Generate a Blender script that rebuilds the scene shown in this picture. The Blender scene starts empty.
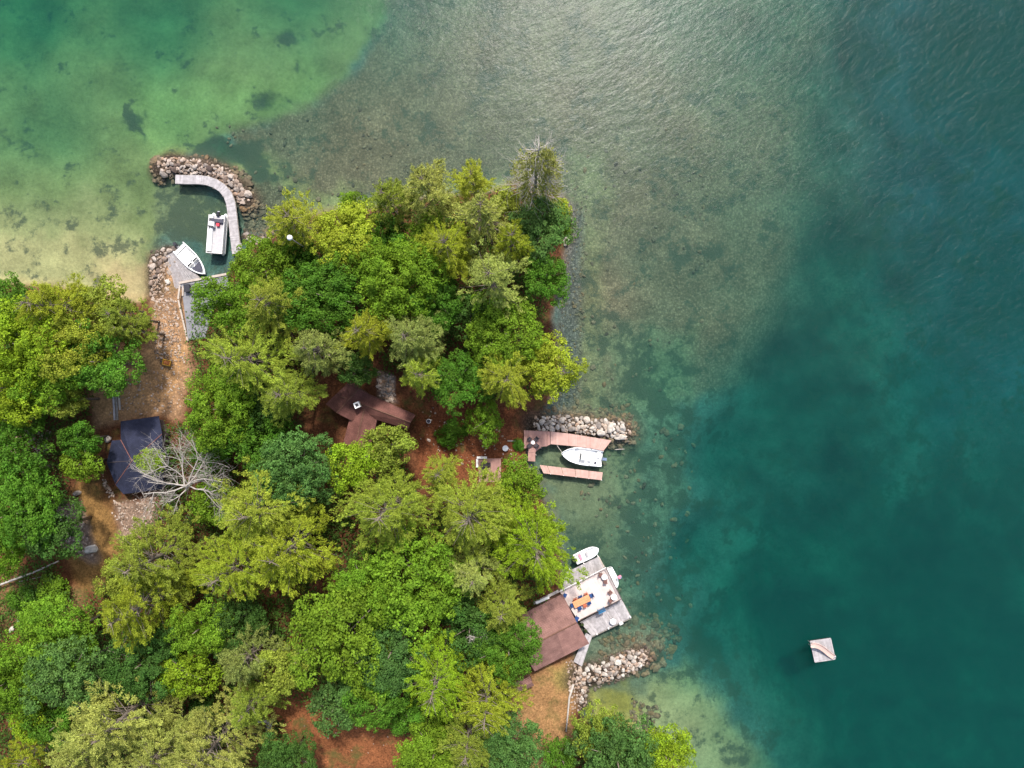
import bpy, bmesh, math, random
import numpy as np
from mathutils import Vector, Matrix

rnd = random.Random(7)
nr = np.random.RandomState(11)
S = bpy.context.scene
COL = S.collection
H = 100.0            # height of the aerial camera above the lake
F = 700.0            # so one metre at the water is seven survey units
R = math.radians

# ---------------------------------------------------------------- survey coordinates
def W(px, py, z=0.0):
    k = (H - z) / F
    return Vector(((px - 512) * k, (384 - py) * k, z))

# ---------------------------------------------------------------- materials
def new_mat(name):
    m = bpy.data.materials.new(name); m.use_nodes = True
    nt = m.node_tree; nt.nodes.clear()
    return m, nt
def N(nt, t, **kw):
    n = nt.nodes.new(t)
    for k, v in kw.items():
        if k.startswith('i_'):
            key = k[2:]
            key = int(key) if key.isdigit() else key.replace('_', ' ')
            n.inputs[key].default_value = v
        else: setattr(n, k, v)
    return n
def L(nt, a, b): nt.links.new(a, b)
def rgba(c): return (c[0], c[1], c[2], 1.0)

def mat_noise(name, c1, c2, scale=3.0, rough=0.7, bump=0.2, detail=6, island=0.0, objrand=0.0, spec=0.3, metal=0.0, dist=0.02):
    m, nt = new_mat(name)
    out = N(nt, 'ShaderNodeOutputMaterial'); p = N(nt, 'ShaderNodeBsdfPrincipled')
    p.inputs['Roughness'].default_value = rough; p.inputs['Specular IOR Level'].default_value = spec
    p.inputs['Metallic'].default_value = metal
    tc = N(nt, 'ShaderNodeTexCoord'); no = N(nt, 'ShaderNodeTexNoise'); no.inputs['Scale'].default_value = scale
    no.inputs['Detail'].default_value = detail
    L(nt, tc.outputs['Object'], no.inputs['Vector'])
    ra = N(nt, 'ShaderNodeValToRGB'); ra.color_ramp.elements[0].position = 0.32; ra.color_ramp.elements[1].position = 0.68
    ra.color_ramp.elements[0].color = rgba(c1); ra.color_ramp.elements[1].color = rgba(c2)
    L(nt, no.outputs['Fac'], ra.inputs['Fac'])
    colr = ra.outputs['Color']
    for amt, kind in ((island, 0), (objrand, 1)):
        if amt > 0:
            if kind == 0: g = N(nt, 'ShaderNodeNewGeometry'); o = g.outputs['Random Per Island']
            else: g = N(nt, 'ShaderNodeObjectInfo'); o = g.outputs['Random']
            mr = N(nt, 'ShaderNodeMapRange'); mr.inputs['To Min'].default_value = 1 - amt; mr.inputs['To Max'].default_value = 1 + amt
            L(nt, o, mr.inputs['Value'])
            mx = N(nt, 'ShaderNodeVectorMath', operation='SCALE')
            L(nt, colr, mx.inputs[0]); L(nt, mr.outputs['Result'], mx.inputs['Scale']); colr = mx.outputs['Vector']
    L(nt, colr, p.inputs['Base Color'])
    if bump > 0:
        b = N(nt, 'ShaderNodeBump'); b.inputs['Strength'].default_value = bump; b.inputs['Distance'].default_value = dist
        n2 = N(nt, 'ShaderNodeTexNoise'); n2.inputs['Scale'].default_value = scale * 4; n2.inputs['Detail'].default_value = 4
        L(nt, tc.outputs['Object'], n2.inputs['Vector']); L(nt, n2.outputs['Fac'], b.inputs['Height']); L(nt, b.outputs['Normal'], p.inputs['Normal'])
    L(nt, p.outputs['BSDF'], out.inputs['Surface'])
    return m

def shingle_mat(name, c1, c2, ang, w=0.30, h=0.16):
    m, nt = new_mat(name)
    out = N(nt, 'ShaderNodeOutputMaterial'); p = N(nt, 'ShaderNodeBsdfPrincipled'); p.inputs['Roughness'].default_value = 0.85
    p.inputs['Specular IOR Level'].default_value = 0.2
    tc = N(nt, 'ShaderNodeTexCoord'); mp = N(nt, 'ShaderNodeMapping'); mp.inputs['Rotation'].default_value = (0, 0, -ang)
    L(nt, tc.outputs['Object'], mp.inputs['Vector'])
    br = N(nt, 'ShaderNodeTexBrick'); br.inputs['Scale'].default_value = 1.0
    br.inputs['Brick Width'].default_value = w; br.inputs['Row Height'].default_value = h; br.inputs['Mortar Size'].default_value = 0.012
    br.inputs['Color1'].default_value = rgba(c1); br.inputs['Color2'].default_value = rgba(c2)
    br.inputs['Mortar'].default_value = rgba([x * 0.45 for x in c1])
    L(nt, mp.outputs['Vector'], br.inputs['Vector'])
    no = N(nt, 'ShaderNodeTexNoise'); no.inputs['Scale'].default_value = 0.8; no.inputs['Detail'].default_value = 7
    L(nt, tc.outputs['Object'], no.inputs['Vector'])
    mr = N(nt, 'ShaderNodeMapRange'); mr.inputs['From Min'].default_value = 0.3; mr.inputs['From Max'].default_value = 0.7
    mr.inputs['To Min'].default_value = 0.72; mr.inputs['To Max'].default_value = 1.25
    L(nt, no.outputs['Fac'], mr.inputs['Value'])
    mx = N(nt, 'ShaderNodeVectorMath', operation='SCALE'); L(nt, br.outputs['Color'], mx.inputs[0]); L(nt, mr.outputs['Result'], mx.inputs['Scale'])
    L(nt, mx.outputs['Vector'], p.inputs['Base Color'])
    b = N(nt, 'ShaderNodeBump'); b.inputs['Strength'].default_value = 0.5; b.inputs['Distance'].default_value = 0.02
    L(nt, br.outputs['Fac'], b.inputs['Height']); b.invert = True; L(nt, b.outputs['Normal'], p.inputs['Normal'])
    L(nt, p.outputs['BSDF'], out.inputs['Surface'])
    return m

def leaf_mat(name, needle=False):
    m, nt = new_mat(name)
    out = N(nt, 'ShaderNodeOutputMaterial')
    oi = N(nt, 'ShaderNodeObjectInfo'); g = N(nt, 'ShaderNodeNewGeometry')
    tc = N(nt, 'ShaderNodeTexCoord')
    hs = N(nt, 'ShaderNodeHueSaturation')
    mh = N(nt, 'ShaderNodeMapRange'); mh.inputs['To Min'].default_value = 0.483; mh.inputs['To Max'].default_value = 0.525
    no = N(nt, 'ShaderNodeTexNoise'); no.inputs['Scale'].default_value = 0.55; no.inputs['Detail'].default_value = 3
    L(nt, tc.outputs['Object'], no.inputs['Vector'])
    L(nt, no.outputs['Fac'], mh.inputs['Value'])
    mv = N(nt, 'ShaderNodeMapRange'); mv.inputs['To Min'].default_value = 0.62; mv.inputs['To Max'].default_value = 1.42
    L(nt, g.outputs['Random Per Island'], mv.inputs['Value'])
    n2 = N(nt, 'ShaderNodeTexNoise'); n2.inputs['Scale'].default_value = .32; n2.inputs['Detail'].default_value = 4; L(nt, tc.outputs['Object'], n2.inputs['Vector'])
    v2 = N(nt, 'ShaderNodeMapRange'); v2.inputs['From Min'].default_value = .3; v2.inputs['From Max'].default_value = .7; v2.inputs['To Min'].default_value = .78; v2.inputs['To Max'].default_value = 1.28; L(nt, n2.outputs['Fac'], v2.inputs['Value'])
    sc2 = N(nt, 'ShaderNodeVectorMath', operation='SCALE'); L(nt, oi.outputs['Color'], sc2.inputs[0]); L(nt, v2.outputs['Result'], sc2.inputs['Scale'])
    L(nt, sc2.outputs['Vector'], hs.inputs['Color']); L(nt, mh.outputs['Result'], hs.inputs['Hue']); L(nt, mv.outputs['Result'], hs.inputs['Value'])
    d = N(nt, 'ShaderNodeBsdfPrincipled'); d.inputs['Roughness'].default_value = 0.65; d.inputs['Specular IOR Level'].default_value = 0.10
    L(nt, hs.outputs['Color'], d.inputs['Base Color'])
    t = N(nt, 'ShaderNodeBsdfTranslucent')
    h2 = N(nt, 'ShaderNodeHueSaturation'); h2.inputs['Hue'].default_value = 0.485; h2.inputs['Saturation'].default_value = 1.1; h2.inputs['Value'].default_value = 1.2
    L(nt, hs.outputs['Color'], h2.inputs['Color']); L(nt, h2.outputs['Color'], t.inputs['Color'])
    mx = N(nt, 'ShaderNodeMixShader'); mx.inputs['Fac'].default_value = 0.35
    L(nt, d.outputs['BSDF'], mx.inputs[1]); L(nt, t.outputs['BSDF'], mx.inputs[2])
    L(nt, mx.outputs['Shader'], out.inputs['Surface'])
    return m

M = {}
M['leaf'] = leaf_mat('leaf'); M['needle'] = leaf_mat('needle')
M['bark'] = mat_noise('bark', (.11, .085, .065), (.20, .165, .135), 6, .9, .5)
M['dead_wood'] = mat_noise('dead_wood', (.28, .25, .22), (.44, .40, .36), 8, .9, .3)
M['grey_wood'] = mat_noise('grey_wood', (.26, .24, .24), (.38, .355, .355), 2.5, .85, .3, island=.16)
M['pale_wood'] = mat_noise('pale_wood', (.30, .25, .21), (.40, .345, .295), 2.5, .8, .3, island=.12)
M['composite'] = mat_noise('composite', (.41, .25, .21), (.47, .30, .255), 2.0, .7, .1, island=.07)
M['composite_dark'] = mat_noise('composite_dark', (.29, .16, .135), (.35, .20, .17), 2.0, .7, .1, island=.08)
M['terrace'] = mat_noise('terrace', (.46, .385, .36), (.53, .45, .42), 1.2, .75, .1, island=.04)
M['post_wood'] = mat_noise('post_wood', (.16, .14, .12), (.28, .25, .22), 5, .9, .3)
M['rail_dark'] = mat_noise('rail_dark', (.07, .055, .05), (.12, .09, .08), 5, .7, .1)
M['rail_white'] = mat_noise('rail_white', (.55, .53, .51), (.68, .66, .64), 4, .6, .1)
M['gelcoat'] = mat_noise('gelcoat', (.74, .74, .73), (.80, .80, .79), 1.5, .25, 0, spec=.5)
M['boat_floor'] = mat_noise('boat_floor', (.32, .31, .32), (.40, .385, .39), 4, .6, .1)
M['dark_cover'] = mat_noise('dark_cover', (.035, .035, .05), (.06, .06, .08), 3, .7, .2)
M['black'] = mat_noise('black_plastic', (.012, .012, .015), (.025, .025, .03), 5, .4, 0, spec=.5)
M['engine_blue'] = mat_noise('engine_blue', (.10, .14, .22), (.16, .20, .28), 5, .35, 0, spec=.5)
M['aluminium'] = mat_noise('aluminium', (.55, .55, .56), (.66, .66, .67), 5, .35, 0, metal=.8)
M['red'] = mat_noise('red_vinyl', (.45, .03, .05), (.55, .05, .07), 5, .5, 0)
M['pink'] = mat_noise('pink_cloth', (.55, .18, .25), (.65, .25, .32), 5, .7, 0)
M['blue'] = mat_noise('blue_paint', (.012, .04, .13), (.02, .06, .18), 5, .5, 0)
M['sky_blue'] = mat_noise('sky_blue_plastic', (.02, .13, .27), (.03, .17, .33), 5, .5, 0)
M['orange_wood'] = mat_noise('orange_wood', (.50, .21, .10), (.58, .27, .13), 3, .5, .1, island=.1)
M['terracotta'] = mat_noise('terracotta_paint', (.34, .10, .05), (.44, .14, .08), 3, .6, .1)
M['brown_chair'] = mat_noise('brown_wicker', (.10, .05, .04), (.16, .08, .07), 12, .8, .2)
M['white_top'] = mat_noise('white_top', (.74, .73, .72), (.80, .79, .78), 3, .5, 0)
M['dark_metal'] = mat_noise('dark_metal', (.03, .025, .03), (.06, .05, .055), 6, .5, 0)
M['wall_brown'] = mat_noise('wall_brown', (.10, .05, .035), (.15, .08, .055), 4, .85, .2)
M['wall_dark'] = mat_noise('wall_dark', (.06, .045, .04), (.10, .08, .07), 4, .85, .2)
M['copper'] = mat_noise('copper_trim', (.15, .055, .04), (.24, .10, .07), 6, .7, .1)
M['chimney'] = mat_noise('chimney_render', (.55, .50, .42), (.70, .65, .55), 5, .85, .2)
M['asphalt_felt'] = mat_noise('grey_felt', (.15, .15, .165), (.20, .20, .215), 1.5, .9, .2)
M['slide'] = mat_noise('slide_plastic', (.42, .29, .24), (.48, .34, .29), 2, .4, 0, spec=.5)
M['slide_inner'] = mat_noise('slide_inner_plastic', (.50, .32, .26), (.58, .40, .33), 2, .4, 0)  # slightly paler pink plastic for the inside of the slide
M['yellow'] = mat_noise('yellow_paint', (.48, .25, .02), (.58, .33, .04), 4, .5, 0)
M['rust'] = mat_noise('rusty_load', (.22, .07, .02), (.32, .12, .04), 9, .9, .3)
M['orange'] = mat_noise('orange_plastic', (.60, .10, .02), (.70, .14, .03), 4, .5, 0)
M['rope'] = mat_noise('rope', (.45, .42, .36), (.6, .56, .5), 20, .9, 0)
M['glass'] = mat_noise('smoked_glass', (.03, .035, .04), (.05, .055, .06), 3, .08, 0, spec=.6)

def rock_mat(name, cols, objrand, island, wet=.38):
    m, nt = new_mat(name)
    out = N(nt, 'ShaderNodeOutputMaterial'); p = N(nt, 'ShaderNodeBsdfPrincipled'); p.inputs['Roughness'].default_value = .9
    p.inputs['Specular IOR Level'].default_value = .2
    tc = N(nt, 'ShaderNodeTexCoord')
    if objrand: src = N(nt, 'ShaderNodeObjectInfo').outputs['Random']
    else: src = N(nt, 'ShaderNodeNewGeometry').outputs['Random Per Island']
    ra = N(nt, 'ShaderNodeValToRGB'); cr = ra.color_ramp
    while len(cr.elements) < len(cols): cr.elements.new(0.5)
    for i, c in enumerate(cols):
        cr.elements[i].position = i / (len(cols) - 1); cr.elements[i].color = rgba(c)
    L(nt, src, ra.inputs['Fac'])
    no = N(nt, 'ShaderNodeTexNoise'); no.inputs['Scale'].default_value = 3.5; no.inputs['Detail'].default_value = 8
    L(nt, tc.outputs['Object'], no.inputs['Vector'])
    mr = N(nt, 'ShaderNodeMapRange'); mr.inputs['From Min'].default_value = .3; mr.inputs['From Max'].default_value = .7
    mr.inputs['To Min'].default_value = .6; mr.inputs['To Max'].default_value = 1.25
    L(nt, no.outputs['Fac'], mr.inputs['Value'])
    mx = N(nt, 'ShaderNodeVectorMath', operation='SCALE'); L(nt, ra.outputs['Color'], mx.inputs[0]); L(nt, mr.outputs['Result'], mx.inputs['Scale'])
    gp = N(nt, 'ShaderNodeNewGeometry'); sx_ = N(nt, 'ShaderNodeSeparateXYZ'); L(nt, gp.outputs['Position'], sx_.inputs[0])
    wz = N(nt, 'ShaderNodeMath', operation='MULTIPLY_ADD'); L(nt, no.outputs['Fac'], wz.inputs[0]); wz.inputs[1].default_value = -.35; L(nt, sx_.outputs['Z'], wz.inputs[2])
    wr = N(nt, 'ShaderNodeMapRange'); wr.inputs['From Min'].default_value = -.05; wr.inputs['From Max'].default_value = .12; wr.inputs['To Min'].default_value = wet; wr.inputs['To Max'].default_value = 1.0; L(nt, wz.outputs[0], wr.inputs['Value'])
    m4 = N(nt, 'ShaderNodeVectorMath', operation='SCALE'); L(nt, mx.outputs['Vector'], m4.inputs[0]); L(nt, wr.outputs['Result'], m4.inputs['Scale'])
    L(nt, m4.outputs['Vector'], p.inputs['Base Color'])
    b = N(nt, 'ShaderNodeBump'); b.inputs['Strength'].default_value = .6; b.inputs['Distance'].default_value = .05
    L(nt, no.outputs['Fac'], b.inputs['Height']); L(nt, b.outputs['Normal'], p.inputs['Normal'])
    L(nt, p.outputs['BSDF'], out.inputs['Surface'])
    return m
M['rock'] = rock_mat('granite', [(.20, .17, .15), (.34, .30, .26), (.42, .37, .32), (.48, .44, .39), (.36, .26, .19)], True, False)
M['rock_brown'] = rock_mat('brown_granite', [(.09, .065, .055), (.17, .125, .10), (.28, .23, .19), (.42, .36, .31), (.20, .13, .09), (.36, .31, .27), (.13, .10, .085)], True, False)
M['rubble'] = rock_mat('rubble_stone', [(.14, .095, .065), (.29, .215, .16), (.40, .33, .28), (.26, .16, .10)], False, True)
M['wet_rock'] = rock_mat('lakebed_stone', [(.05, .042, .03), (.10, .08, .05), (.15, .12, .075), (.15, .095, .05), (.12, .105, .07)], False, True, 1.0)

# ---------------------------------------------------------------- mesh builder
class MB:
    def __init__(s): s.v = []; s.f = []
    def poly_prism(s, pts, z0, z1):            # pts: list of (x, y); z1 may be list
        n = len(pts); o = len(s.v)
        a = sum(pts[i][0] * pts[(i + 1) % n][1] - pts[(i + 1) % n][0] * pts[i][1] for i in range(n))
        if a < 0: pts = pts[::-1]
        s.v += [(p[0], p[1], z0) for p in pts] + [(p[0], p[1], z1) for p in pts]
        s.f.append(tuple(o + n + i for i in range(n))); s.f.append(tuple(o + i for i in reversed(range(n))))
        for i in range(n):
            j = (i + 1) % n; s.f.append((o + i, o + j, o + n + j, o + n + i))
        return s
    def box(s, c, d, rz=0.0, tilt=0.0):
        ca, sa = math.cos(rz), math.sin(rz); o = len(s.v); ct, st = math.cos(tilt), math.sin(tilt)
        for z in (-.5, .5):
            for x, y in ((-.5, -.5), (.5, -.5), (.5, .5), (-.5, .5)):
                X, Y, Z = x * d[0], y * d[1], z * d[2]
                X, Z = X * ct + Z * st, -X * st + Z * ct
                s.v.append((c[0] + X * ca - Y * sa, c[1] + X * sa + Y * ca, c[2] + Z))
        for f in ((3, 2, 1, 0), (4, 5, 6, 7), (0, 1, 5, 4), (1, 2, 6, 5), (2, 3, 7, 6), (3, 0, 4, 7)): s.f.append(tuple(o + i for i in f))
        return s
    def tube(s, pts, rad, n=6, cap=True):
        pts = [Vector(p) for p in pts]
        if not hasattr(rad, '__len__'): rad = [rad] * len(pts)
        o = len(s.v)
        for i, p in enumerate(pts):
            d = (pts[min(i + 1, len(pts) - 1)] - pts[max(i - 1, 0)])
            if d.length < 1e-6: d = Vector((0, 0, 1))
            d.normalize()
            a = d.cross(Vector((0, 0, 1)) if abs(d.z) < .95 else Vector((1, 0, 0))).normalized(); b = d.cross(a)
            for k in range(n):
                t = 2 * math.pi * k / n
                q = p + (a * math.cos(t) + b * math.sin(t)) * rad[i]; s.v.append(tuple(q))
        for i in range(len(pts) - 1):
            for k in range(n):
                k2 = (k + 1) % n
                s.f.append((o + i * n + k, o + i * n + k2, o + (i + 1) * n + k2, o + (i + 1) * n + k))
        if cap:
            s.f.append(tuple(o + k for k in reversed(range(n)))); e = o + (len(pts) - 1) * n; s.f.append(tuple(e + k for k in range(n)))
        return s
    def cyl(s, c, r, h, n=12, r2=None):
        return s.tube([(c[0], c[1], c[2]), (c[0], c[1], c[2] + h)], [r, r if r2 is None else r2], n)
    def ball(s, c, r, n=10, m=6, sz=1.0):
        o = len(s.v)
        for i in range(m + 1):
            t = math.pi * i / m
            for k in range(n):
                p = 2 * math.pi * k / n
                rr = max(math.sin(t), 0.02)
                s.v.append((c[0] + r * rr * math.cos(p), c[1] + r * rr * math.sin(p), c[2] + r * sz * math.cos(t)))
        for i in range(m):
            for k in range(n):
                k2 = (k + 1) % n; s.f.append((o + i * n + k, o + (i + 1) * n + k, o + (i + 1) * n + k2, o + i * n + k2))
        return s
    def planks(s, p0, p1, p2, p3, z, th=.05, w=.14, gap=.012, jit=.006):
        """boards laid side by side between edge p0-p1 and edge p3-p2, each board running p0->p3"""
        p0, p1, p2, p3 = [Vector((p[0], p[1], 0)) for p in (p0, p1, p2, p3)]
        n = max(1, int(max((p1 - p0).length, (p2 - p3).length) / w))
        for i in range(n):
            a, b = i / n, (i + 1) / n
            g = gap / max((p1 - p0).length, .1) * .5
            a += g; b -= g
            q = [p0.lerp(p1, a), p0.lerp(p1, b), p3.lerp(p2, b), p3.lerp(p2, a)]
            zz = z + rnd.uniform(-jit, jit)
            s.poly_prism([(v.x, v.y) for v in q], zz - th, zz)
        return s
    def mesh(s, name, mat, off=(0, 0, 0), smooth=False):
        me = bpy.data.meshes.new(name)
        me.from_pydata([(v[0] - off[0], v[1] - off[1], v[2] - off[2]) for v in s.v], [], s.f)
        me.materials.append(mat); me.update()
        if smooth: me.polygons.foreach_set('use_smooth', [True] * len(me.polygons))
        return me

def empty(name, loc, label, cat, group=None):
    o = bpy.data.objects.new(name, None); o.empty_display_size = .3; COL.objects.link(o); o.location = loc
    tag(o, label, cat, group); return o
def tag(o, label, cat, group=None, kind=None):
    o['label'] = label; o['category'] = cat
    if group: o['group'] = group
    if kind: o['kind'] = kind
    return o
def wloc(o):
    v = Vector((0, 0, 0))
    while o: v = v + o.location; o = o.parent
    return v
def part(name, mb, mat, parent, smooth=False, label=None, local=False):
    mat = M[mat] if isinstance(mat, str) else mat
    off = (0, 0, 0) if local else wloc(parent)
    o = bpy.data.objects.new(name, mb.mesh(name, mat, off, smooth)); COL.objects.link(o); o.parent = parent
    if label: o['label'] = label
    return o
def solo(name, mb, mat, loc, label, cat, group=None, kind=None, smooth=False):
    mat = M[mat] if isinstance(mat, str) else mat
    o = bpy.data.objects.new(name, mb.mesh(name, mat, loc, smooth)); COL.objects.link(o); o.location = loc
    tag(o, label, cat, group, kind); return o
def structure(name, me):
    o = bpy.data.objects.new(name, me); COL.objects.link(o); o['kind'] = 'structure'; return o
def copy_tree(o, parent=None):
    c = o.copy(); COL.objects.link(c)
    if parent: c.parent = parent
    for ch in list(o.children): copy_tree(ch, c)
    return c

# ---------------------------------------------------------------- terrain fields
def sdf(poly, X, Y):
    """signed distance, positive inside"""
    P = np.array(poly, float); n = len(P)
    d = np.full(X.shape, 1e18); ins = np.zeros(X.shape, bool)
    for i in range(n):
        a, b = P[i], P[(i + 1) % n]
        e = b - a; wx, wy = X - a[0], Y - a[1]
        t = np.clip((wx * e[0] + wy * e[1]) / max(e @ e, 1e-9), 0, 1)
        d = np.minimum(d, (wx - e[0] * t) ** 2 + (wy - e[1] * t) ** 2)
        c = ((a[1] > Y) != (b[1] > Y))
        with np.errstate(divide='ignore', invalid='ignore'):
            xi = (b[0] - a[0]) * (Y - a[1]) / (b[1] - a[1] if b[1] != a[1] else 1e-9) + a[0]
        ins ^= c & (X < xi)
    d = np.sqrt(d); return np.where(ins, d, -d)
def linedist(pts, X, Y):
    P = np.array(pts, float); d = np.full(X.shape, 1e18)
    for i in range(len(P) - 1):
        a, b = P[i], P[i + 1]; e = b - a; wx, wy = X - a[0], Y - a[1]
        t = np.clip((wx * e[0] + wy * e[1]) / max(e @ e, 1e-9), 0, 1)
        d = np.minimum(d, (wx - e[0] * t) ** 2 + (wy - e[1] * t) ** 2)
    return np.sqrt(d)
def vnoise(X, Y, s, seed):
    r = np.random.RandomState(seed); g = r.rand(256, 256)
    x = X / s + 1000.3; y = Y / s + 1000.7
    xi = np.floor(x).astype(int); yi = np.floor(y).astype(int); fx = x - xi; fy = y - yi
    fx = fx * fx * (3 - 2 * fx); fy = fy * fy * (3 - 2 * fy)
    a = g[xi % 256, yi % 256]; b = g[(xi + 1) % 256, yi % 256]; c = g[xi % 256, (yi + 1) % 256]; d = g[(xi + 1) % 256, (yi + 1) % 256]
    return (a * (1 - fx) + b * fx) * (1 - fy) + (c * (1 - fx) + d * fx) * fy
def fbm(X, Y, s, seed): return .5 * vnoise(X, Y, s, seed) + .3 * vnoise(X, Y, s / 2.1, seed + 1) + .2 * vnoise(X, Y, s / 4.3, seed + 2)

COAST = [(-3000, 275), (-80, 275), (0, 284), (60, 288), (110, 298), (140, 303), (153, 294), (150, 275), (152, 258), (164, 250), (176, 254), (184, 284),
         (206, 282), (228, 276), (236, 260), (246, 251), (258, 240), (272, 236), (285, 224), (320, 214), (380, 208), (440, 196), (490, 192), (508, 186),
         (530, 182), (552, 190), (567, 206), (570, 232), (564, 255), (557, 290), (551, 320), (556, 345), (560, 372), (550, 398), (541, 418),
         (526, 428), (526, 462), (534, 474), (541, 492), (548, 512), (556, 532), (561, 560), (560, 590), (578, 630), (574, 656), (578, 668), (580, 686),
         (584, 700), (580, 714), (592, 722), (630, 728), (655, 744), (676, 768), (720, 830), (760, 950), (760, 3000), (-3000, 3000)]
DEPTH = [(0, 0, 5.0), (150, 15, 4.6), (300, -10, 4.6), (390, 0, 4), (0, 120, 3), (60, 130, 3.1), (180, 110, 2.3), (280, 90, 2.5), (330, 60, 3), (40, 200, 1.9), (120, 195, 1.6), (60, 245, .5),
         (0, 250, .5), (120, 270, .3), (200, 205, 1.6), (200, 240, 1.5), (150, 235, .9), (480, 60, 2.2), (350, 150, 1.6), (560, 100, 2.1), (560, 0, 2.5), (660, 100, 2.3), (640, 200, 1.9), (600, 300, 1.4),
         (600, 380, 1.5), (720, 200, 2.7), (780, 120, 3.2), (720, 20, 3.4), (800, 20, 4.0), (760, 240, 3.0), (700, 320, 2.9), (680, 380, 3.7), (860, 120, 4.8), (900, 60, 6.6), (1000, 50, 9), (1000, 300, 9), (850, 250, 5.4), (800, 400, 7),
         (740, 460, 6.5), (650, 430, 3.0), (650, 490, 2.6), (600, 500, 1.3), (580, 470, 1.0), (640, 560, 2.3), (700, 560, 6.2), (818, 652, 12.5), (665, 620, 3.6), (620, 640, 1.4), (800, 560, 8), (1000, 600, 9.5),  # bed shaped deeper below the swim raft to weaken its shadow
         (900, 750, 9.5), (1100, 800, 10), (760, 720, 4.2), (700, 710, 1.7), (735, 760, 1.7), (815, 780, 4.5), (640, 700, .9), (610, 700, .7), (690, 655, 3.2), (725, 650, 6), (670, 735, 1.2), (1500, 400, 11), (400, -300, 8), (-300, 0, 6)]
BW_A = [(160, 168), (170, 163), (186, 166), (206, 167), (224, 175), (238, 188), (246, 200)]
BW_B = [(536, 424), (556, 424), (580, 427), (604, 430), (624, 431)]
BW_C = [(580, 676), (598, 674), (618, 667), (640, 657)]
BW_D = [(584, 690), (583, 704)]
BW_E = [(156, 288), (156, 262), (168, 252), (178, 252)]
BW_F = [(244, 236), (254, 240), (266, 240)]

fine = np.arange(-60, 1085, 3.5)
def axis(lo, hi, a0, a1, st):
    core = np.arange(a0, a1, st); l = [a0]; s = st * 1.5
    while l[-1] > lo: l.append(l[-1] - s); s *= 1.35
    r_ = [core[-1]]; s = st * 1.5
    while r_[-1] < hi: r_.append(r_[-1] + s); s *= 1.35
    return np.concatenate([np.array(l[1:][::-1]), core, np.array(r_[1:])])
AX = axis(-2400, 3400, -60, 1085, 3.5); AY = axis(-2400, 3100, -50, 825, 3.5)
GX, GY = np.meshgrid(AX, AY)      # rows: y

def idw(points, X, Y, p=3.2, soft=14):
    num = np.zeros(X.shape); den = np.zeros(X.shape)
    for a in points:
        w = 1 / (((X - a[0]) ** 2 + (Y - a[1]) ** 2 + soft ** 2) ** (p / 2)); num += w * a[2]; den += w
    return num / den
wob = (fbm(GX, GY, 22, 3) - .5) * 9
SD = sdf(COAST, GX, GY) + wob * .5
dep = idw(DEPTH, GX, GY, 2.7, 30)
dep *= .52 + .48 * np.clip((dep - 1.2) / 4.0, 0, 1)
dep *= 1 + .28 * np.clip((dep - 3) / 4, 0, 1)
dep *= 1 + (fbm(GX, GY, 60, 40) - .5) * .5
sh = np.clip(-SD / 14, 0, 1); sh = sh * sh * (3 - 2 * sh)
Z = np.where(SD > 0, .04 + 1.6 * (1 - np.exp(-np.maximum(SD, 0) / 26)), -dep * sh - .02)
Z += np.where(SD > 0, (fbm(GX, GY, 18, 9) - .5) * .5 * np.clip(SD / 12, 0, 1), 0)
BWMASK = np.zeros(Z.shape)
for line, wdt, hh in ((BW_A, 11, .55), (BW_B, 10, .6), (BW_C, 12, .6), (BW_D, 5, .3), (BW_E, 8, .3), (BW_F, 5, .25)):
    d = linedist(line, GX, GY)
    ridge = hh - 1.15 * np.maximum(d - wdt * .35, 0) / wdt - .05
    Z = np.maximum(Z, ridge)
    BWMASK = np.maximum(BWMASK, np.clip(1.5 - d / (wdt * 1.3), 0, 1))

def gz(px, py):
    i = int(np.clip(np.searchsorted(AX, px) - 1, 0, len(AX) - 2)); j = int(np.clip(np.searchsorted(AY, py) - 1, 0, len(AY) - 2))
    fx = (px - AX[i]) / (AX[i + 1] - AX[i]); fy = (py - AY[j]) / (AY[j + 1] - AY[j])
    return float((Z[j, i] * (1 - fx) + Z[j, i + 1] * fx) * (1 - fy) + (Z[j + 1, i] * (1 - fx) + Z[j + 1, i + 1] * fx) * fy)
def gw(x, y): return gz(512 + x * 7, 384 - y * 7)

# -- surface kinds painted on the terrain (albedo of what lies there; breakwater gaps darkened)
C = np.zeros(Z.shape + (3,)); WEED = np.zeros(Z.shape); COB = np.zeros(Z.shape); LIT = np.zeros(Z.shape)
def lay(mask, col=None, weed=None, cob=None, lit=None):
    global C, WEED, COB, LIT
    if col is not None: C = C * (1 - mask[..., None]) + np.array(col) * mask[..., None]
    if weed is not None: WEED = WEED * (1 - mask) + weed * mask
    if cob is not None: COB = COB * (1 - mask) + cob * mask
    if lit is not None: LIT = LIT * (1 - mask) + lit * mask
def region(poly, feather, wobble=1.0):
    d = sdf(poly, GX, GY) + ((fbm(GX, GY, 30, 71) - .5) * 40 + (fbm(GX, GY, 9, 77) - .5) * 12) * wobble
    t = np.clip(d / feather + .5, 0, 1); return t * t * (3 - 2 * t)
one = np.ones(Z.shape)
lay(one, (.058, .10, .085), .5, .25, 0)                                                          # silt of the deep lake
lay(region([(-900, -900), (420, -900), (392, -40), (384, 10), (345, 75), (300, 108), (225, 132), (170, 165), (150, 250), (150, 300), (-900, 300)], 16, .45), (.128, .142, .054), .14, .05)
lay(region([(110, 95), (160, 70), (260, 75), (300, 60), (320, 85), (280, 110), (200, 130), (150, 140)], 50), (.15, .185, .062), .15, 0)
lay(region([(-900, 200), (120, 200), (150, 250), (150, 310), (-900, 310)], 40), (.19, .185, .08), .3, .0)
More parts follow.
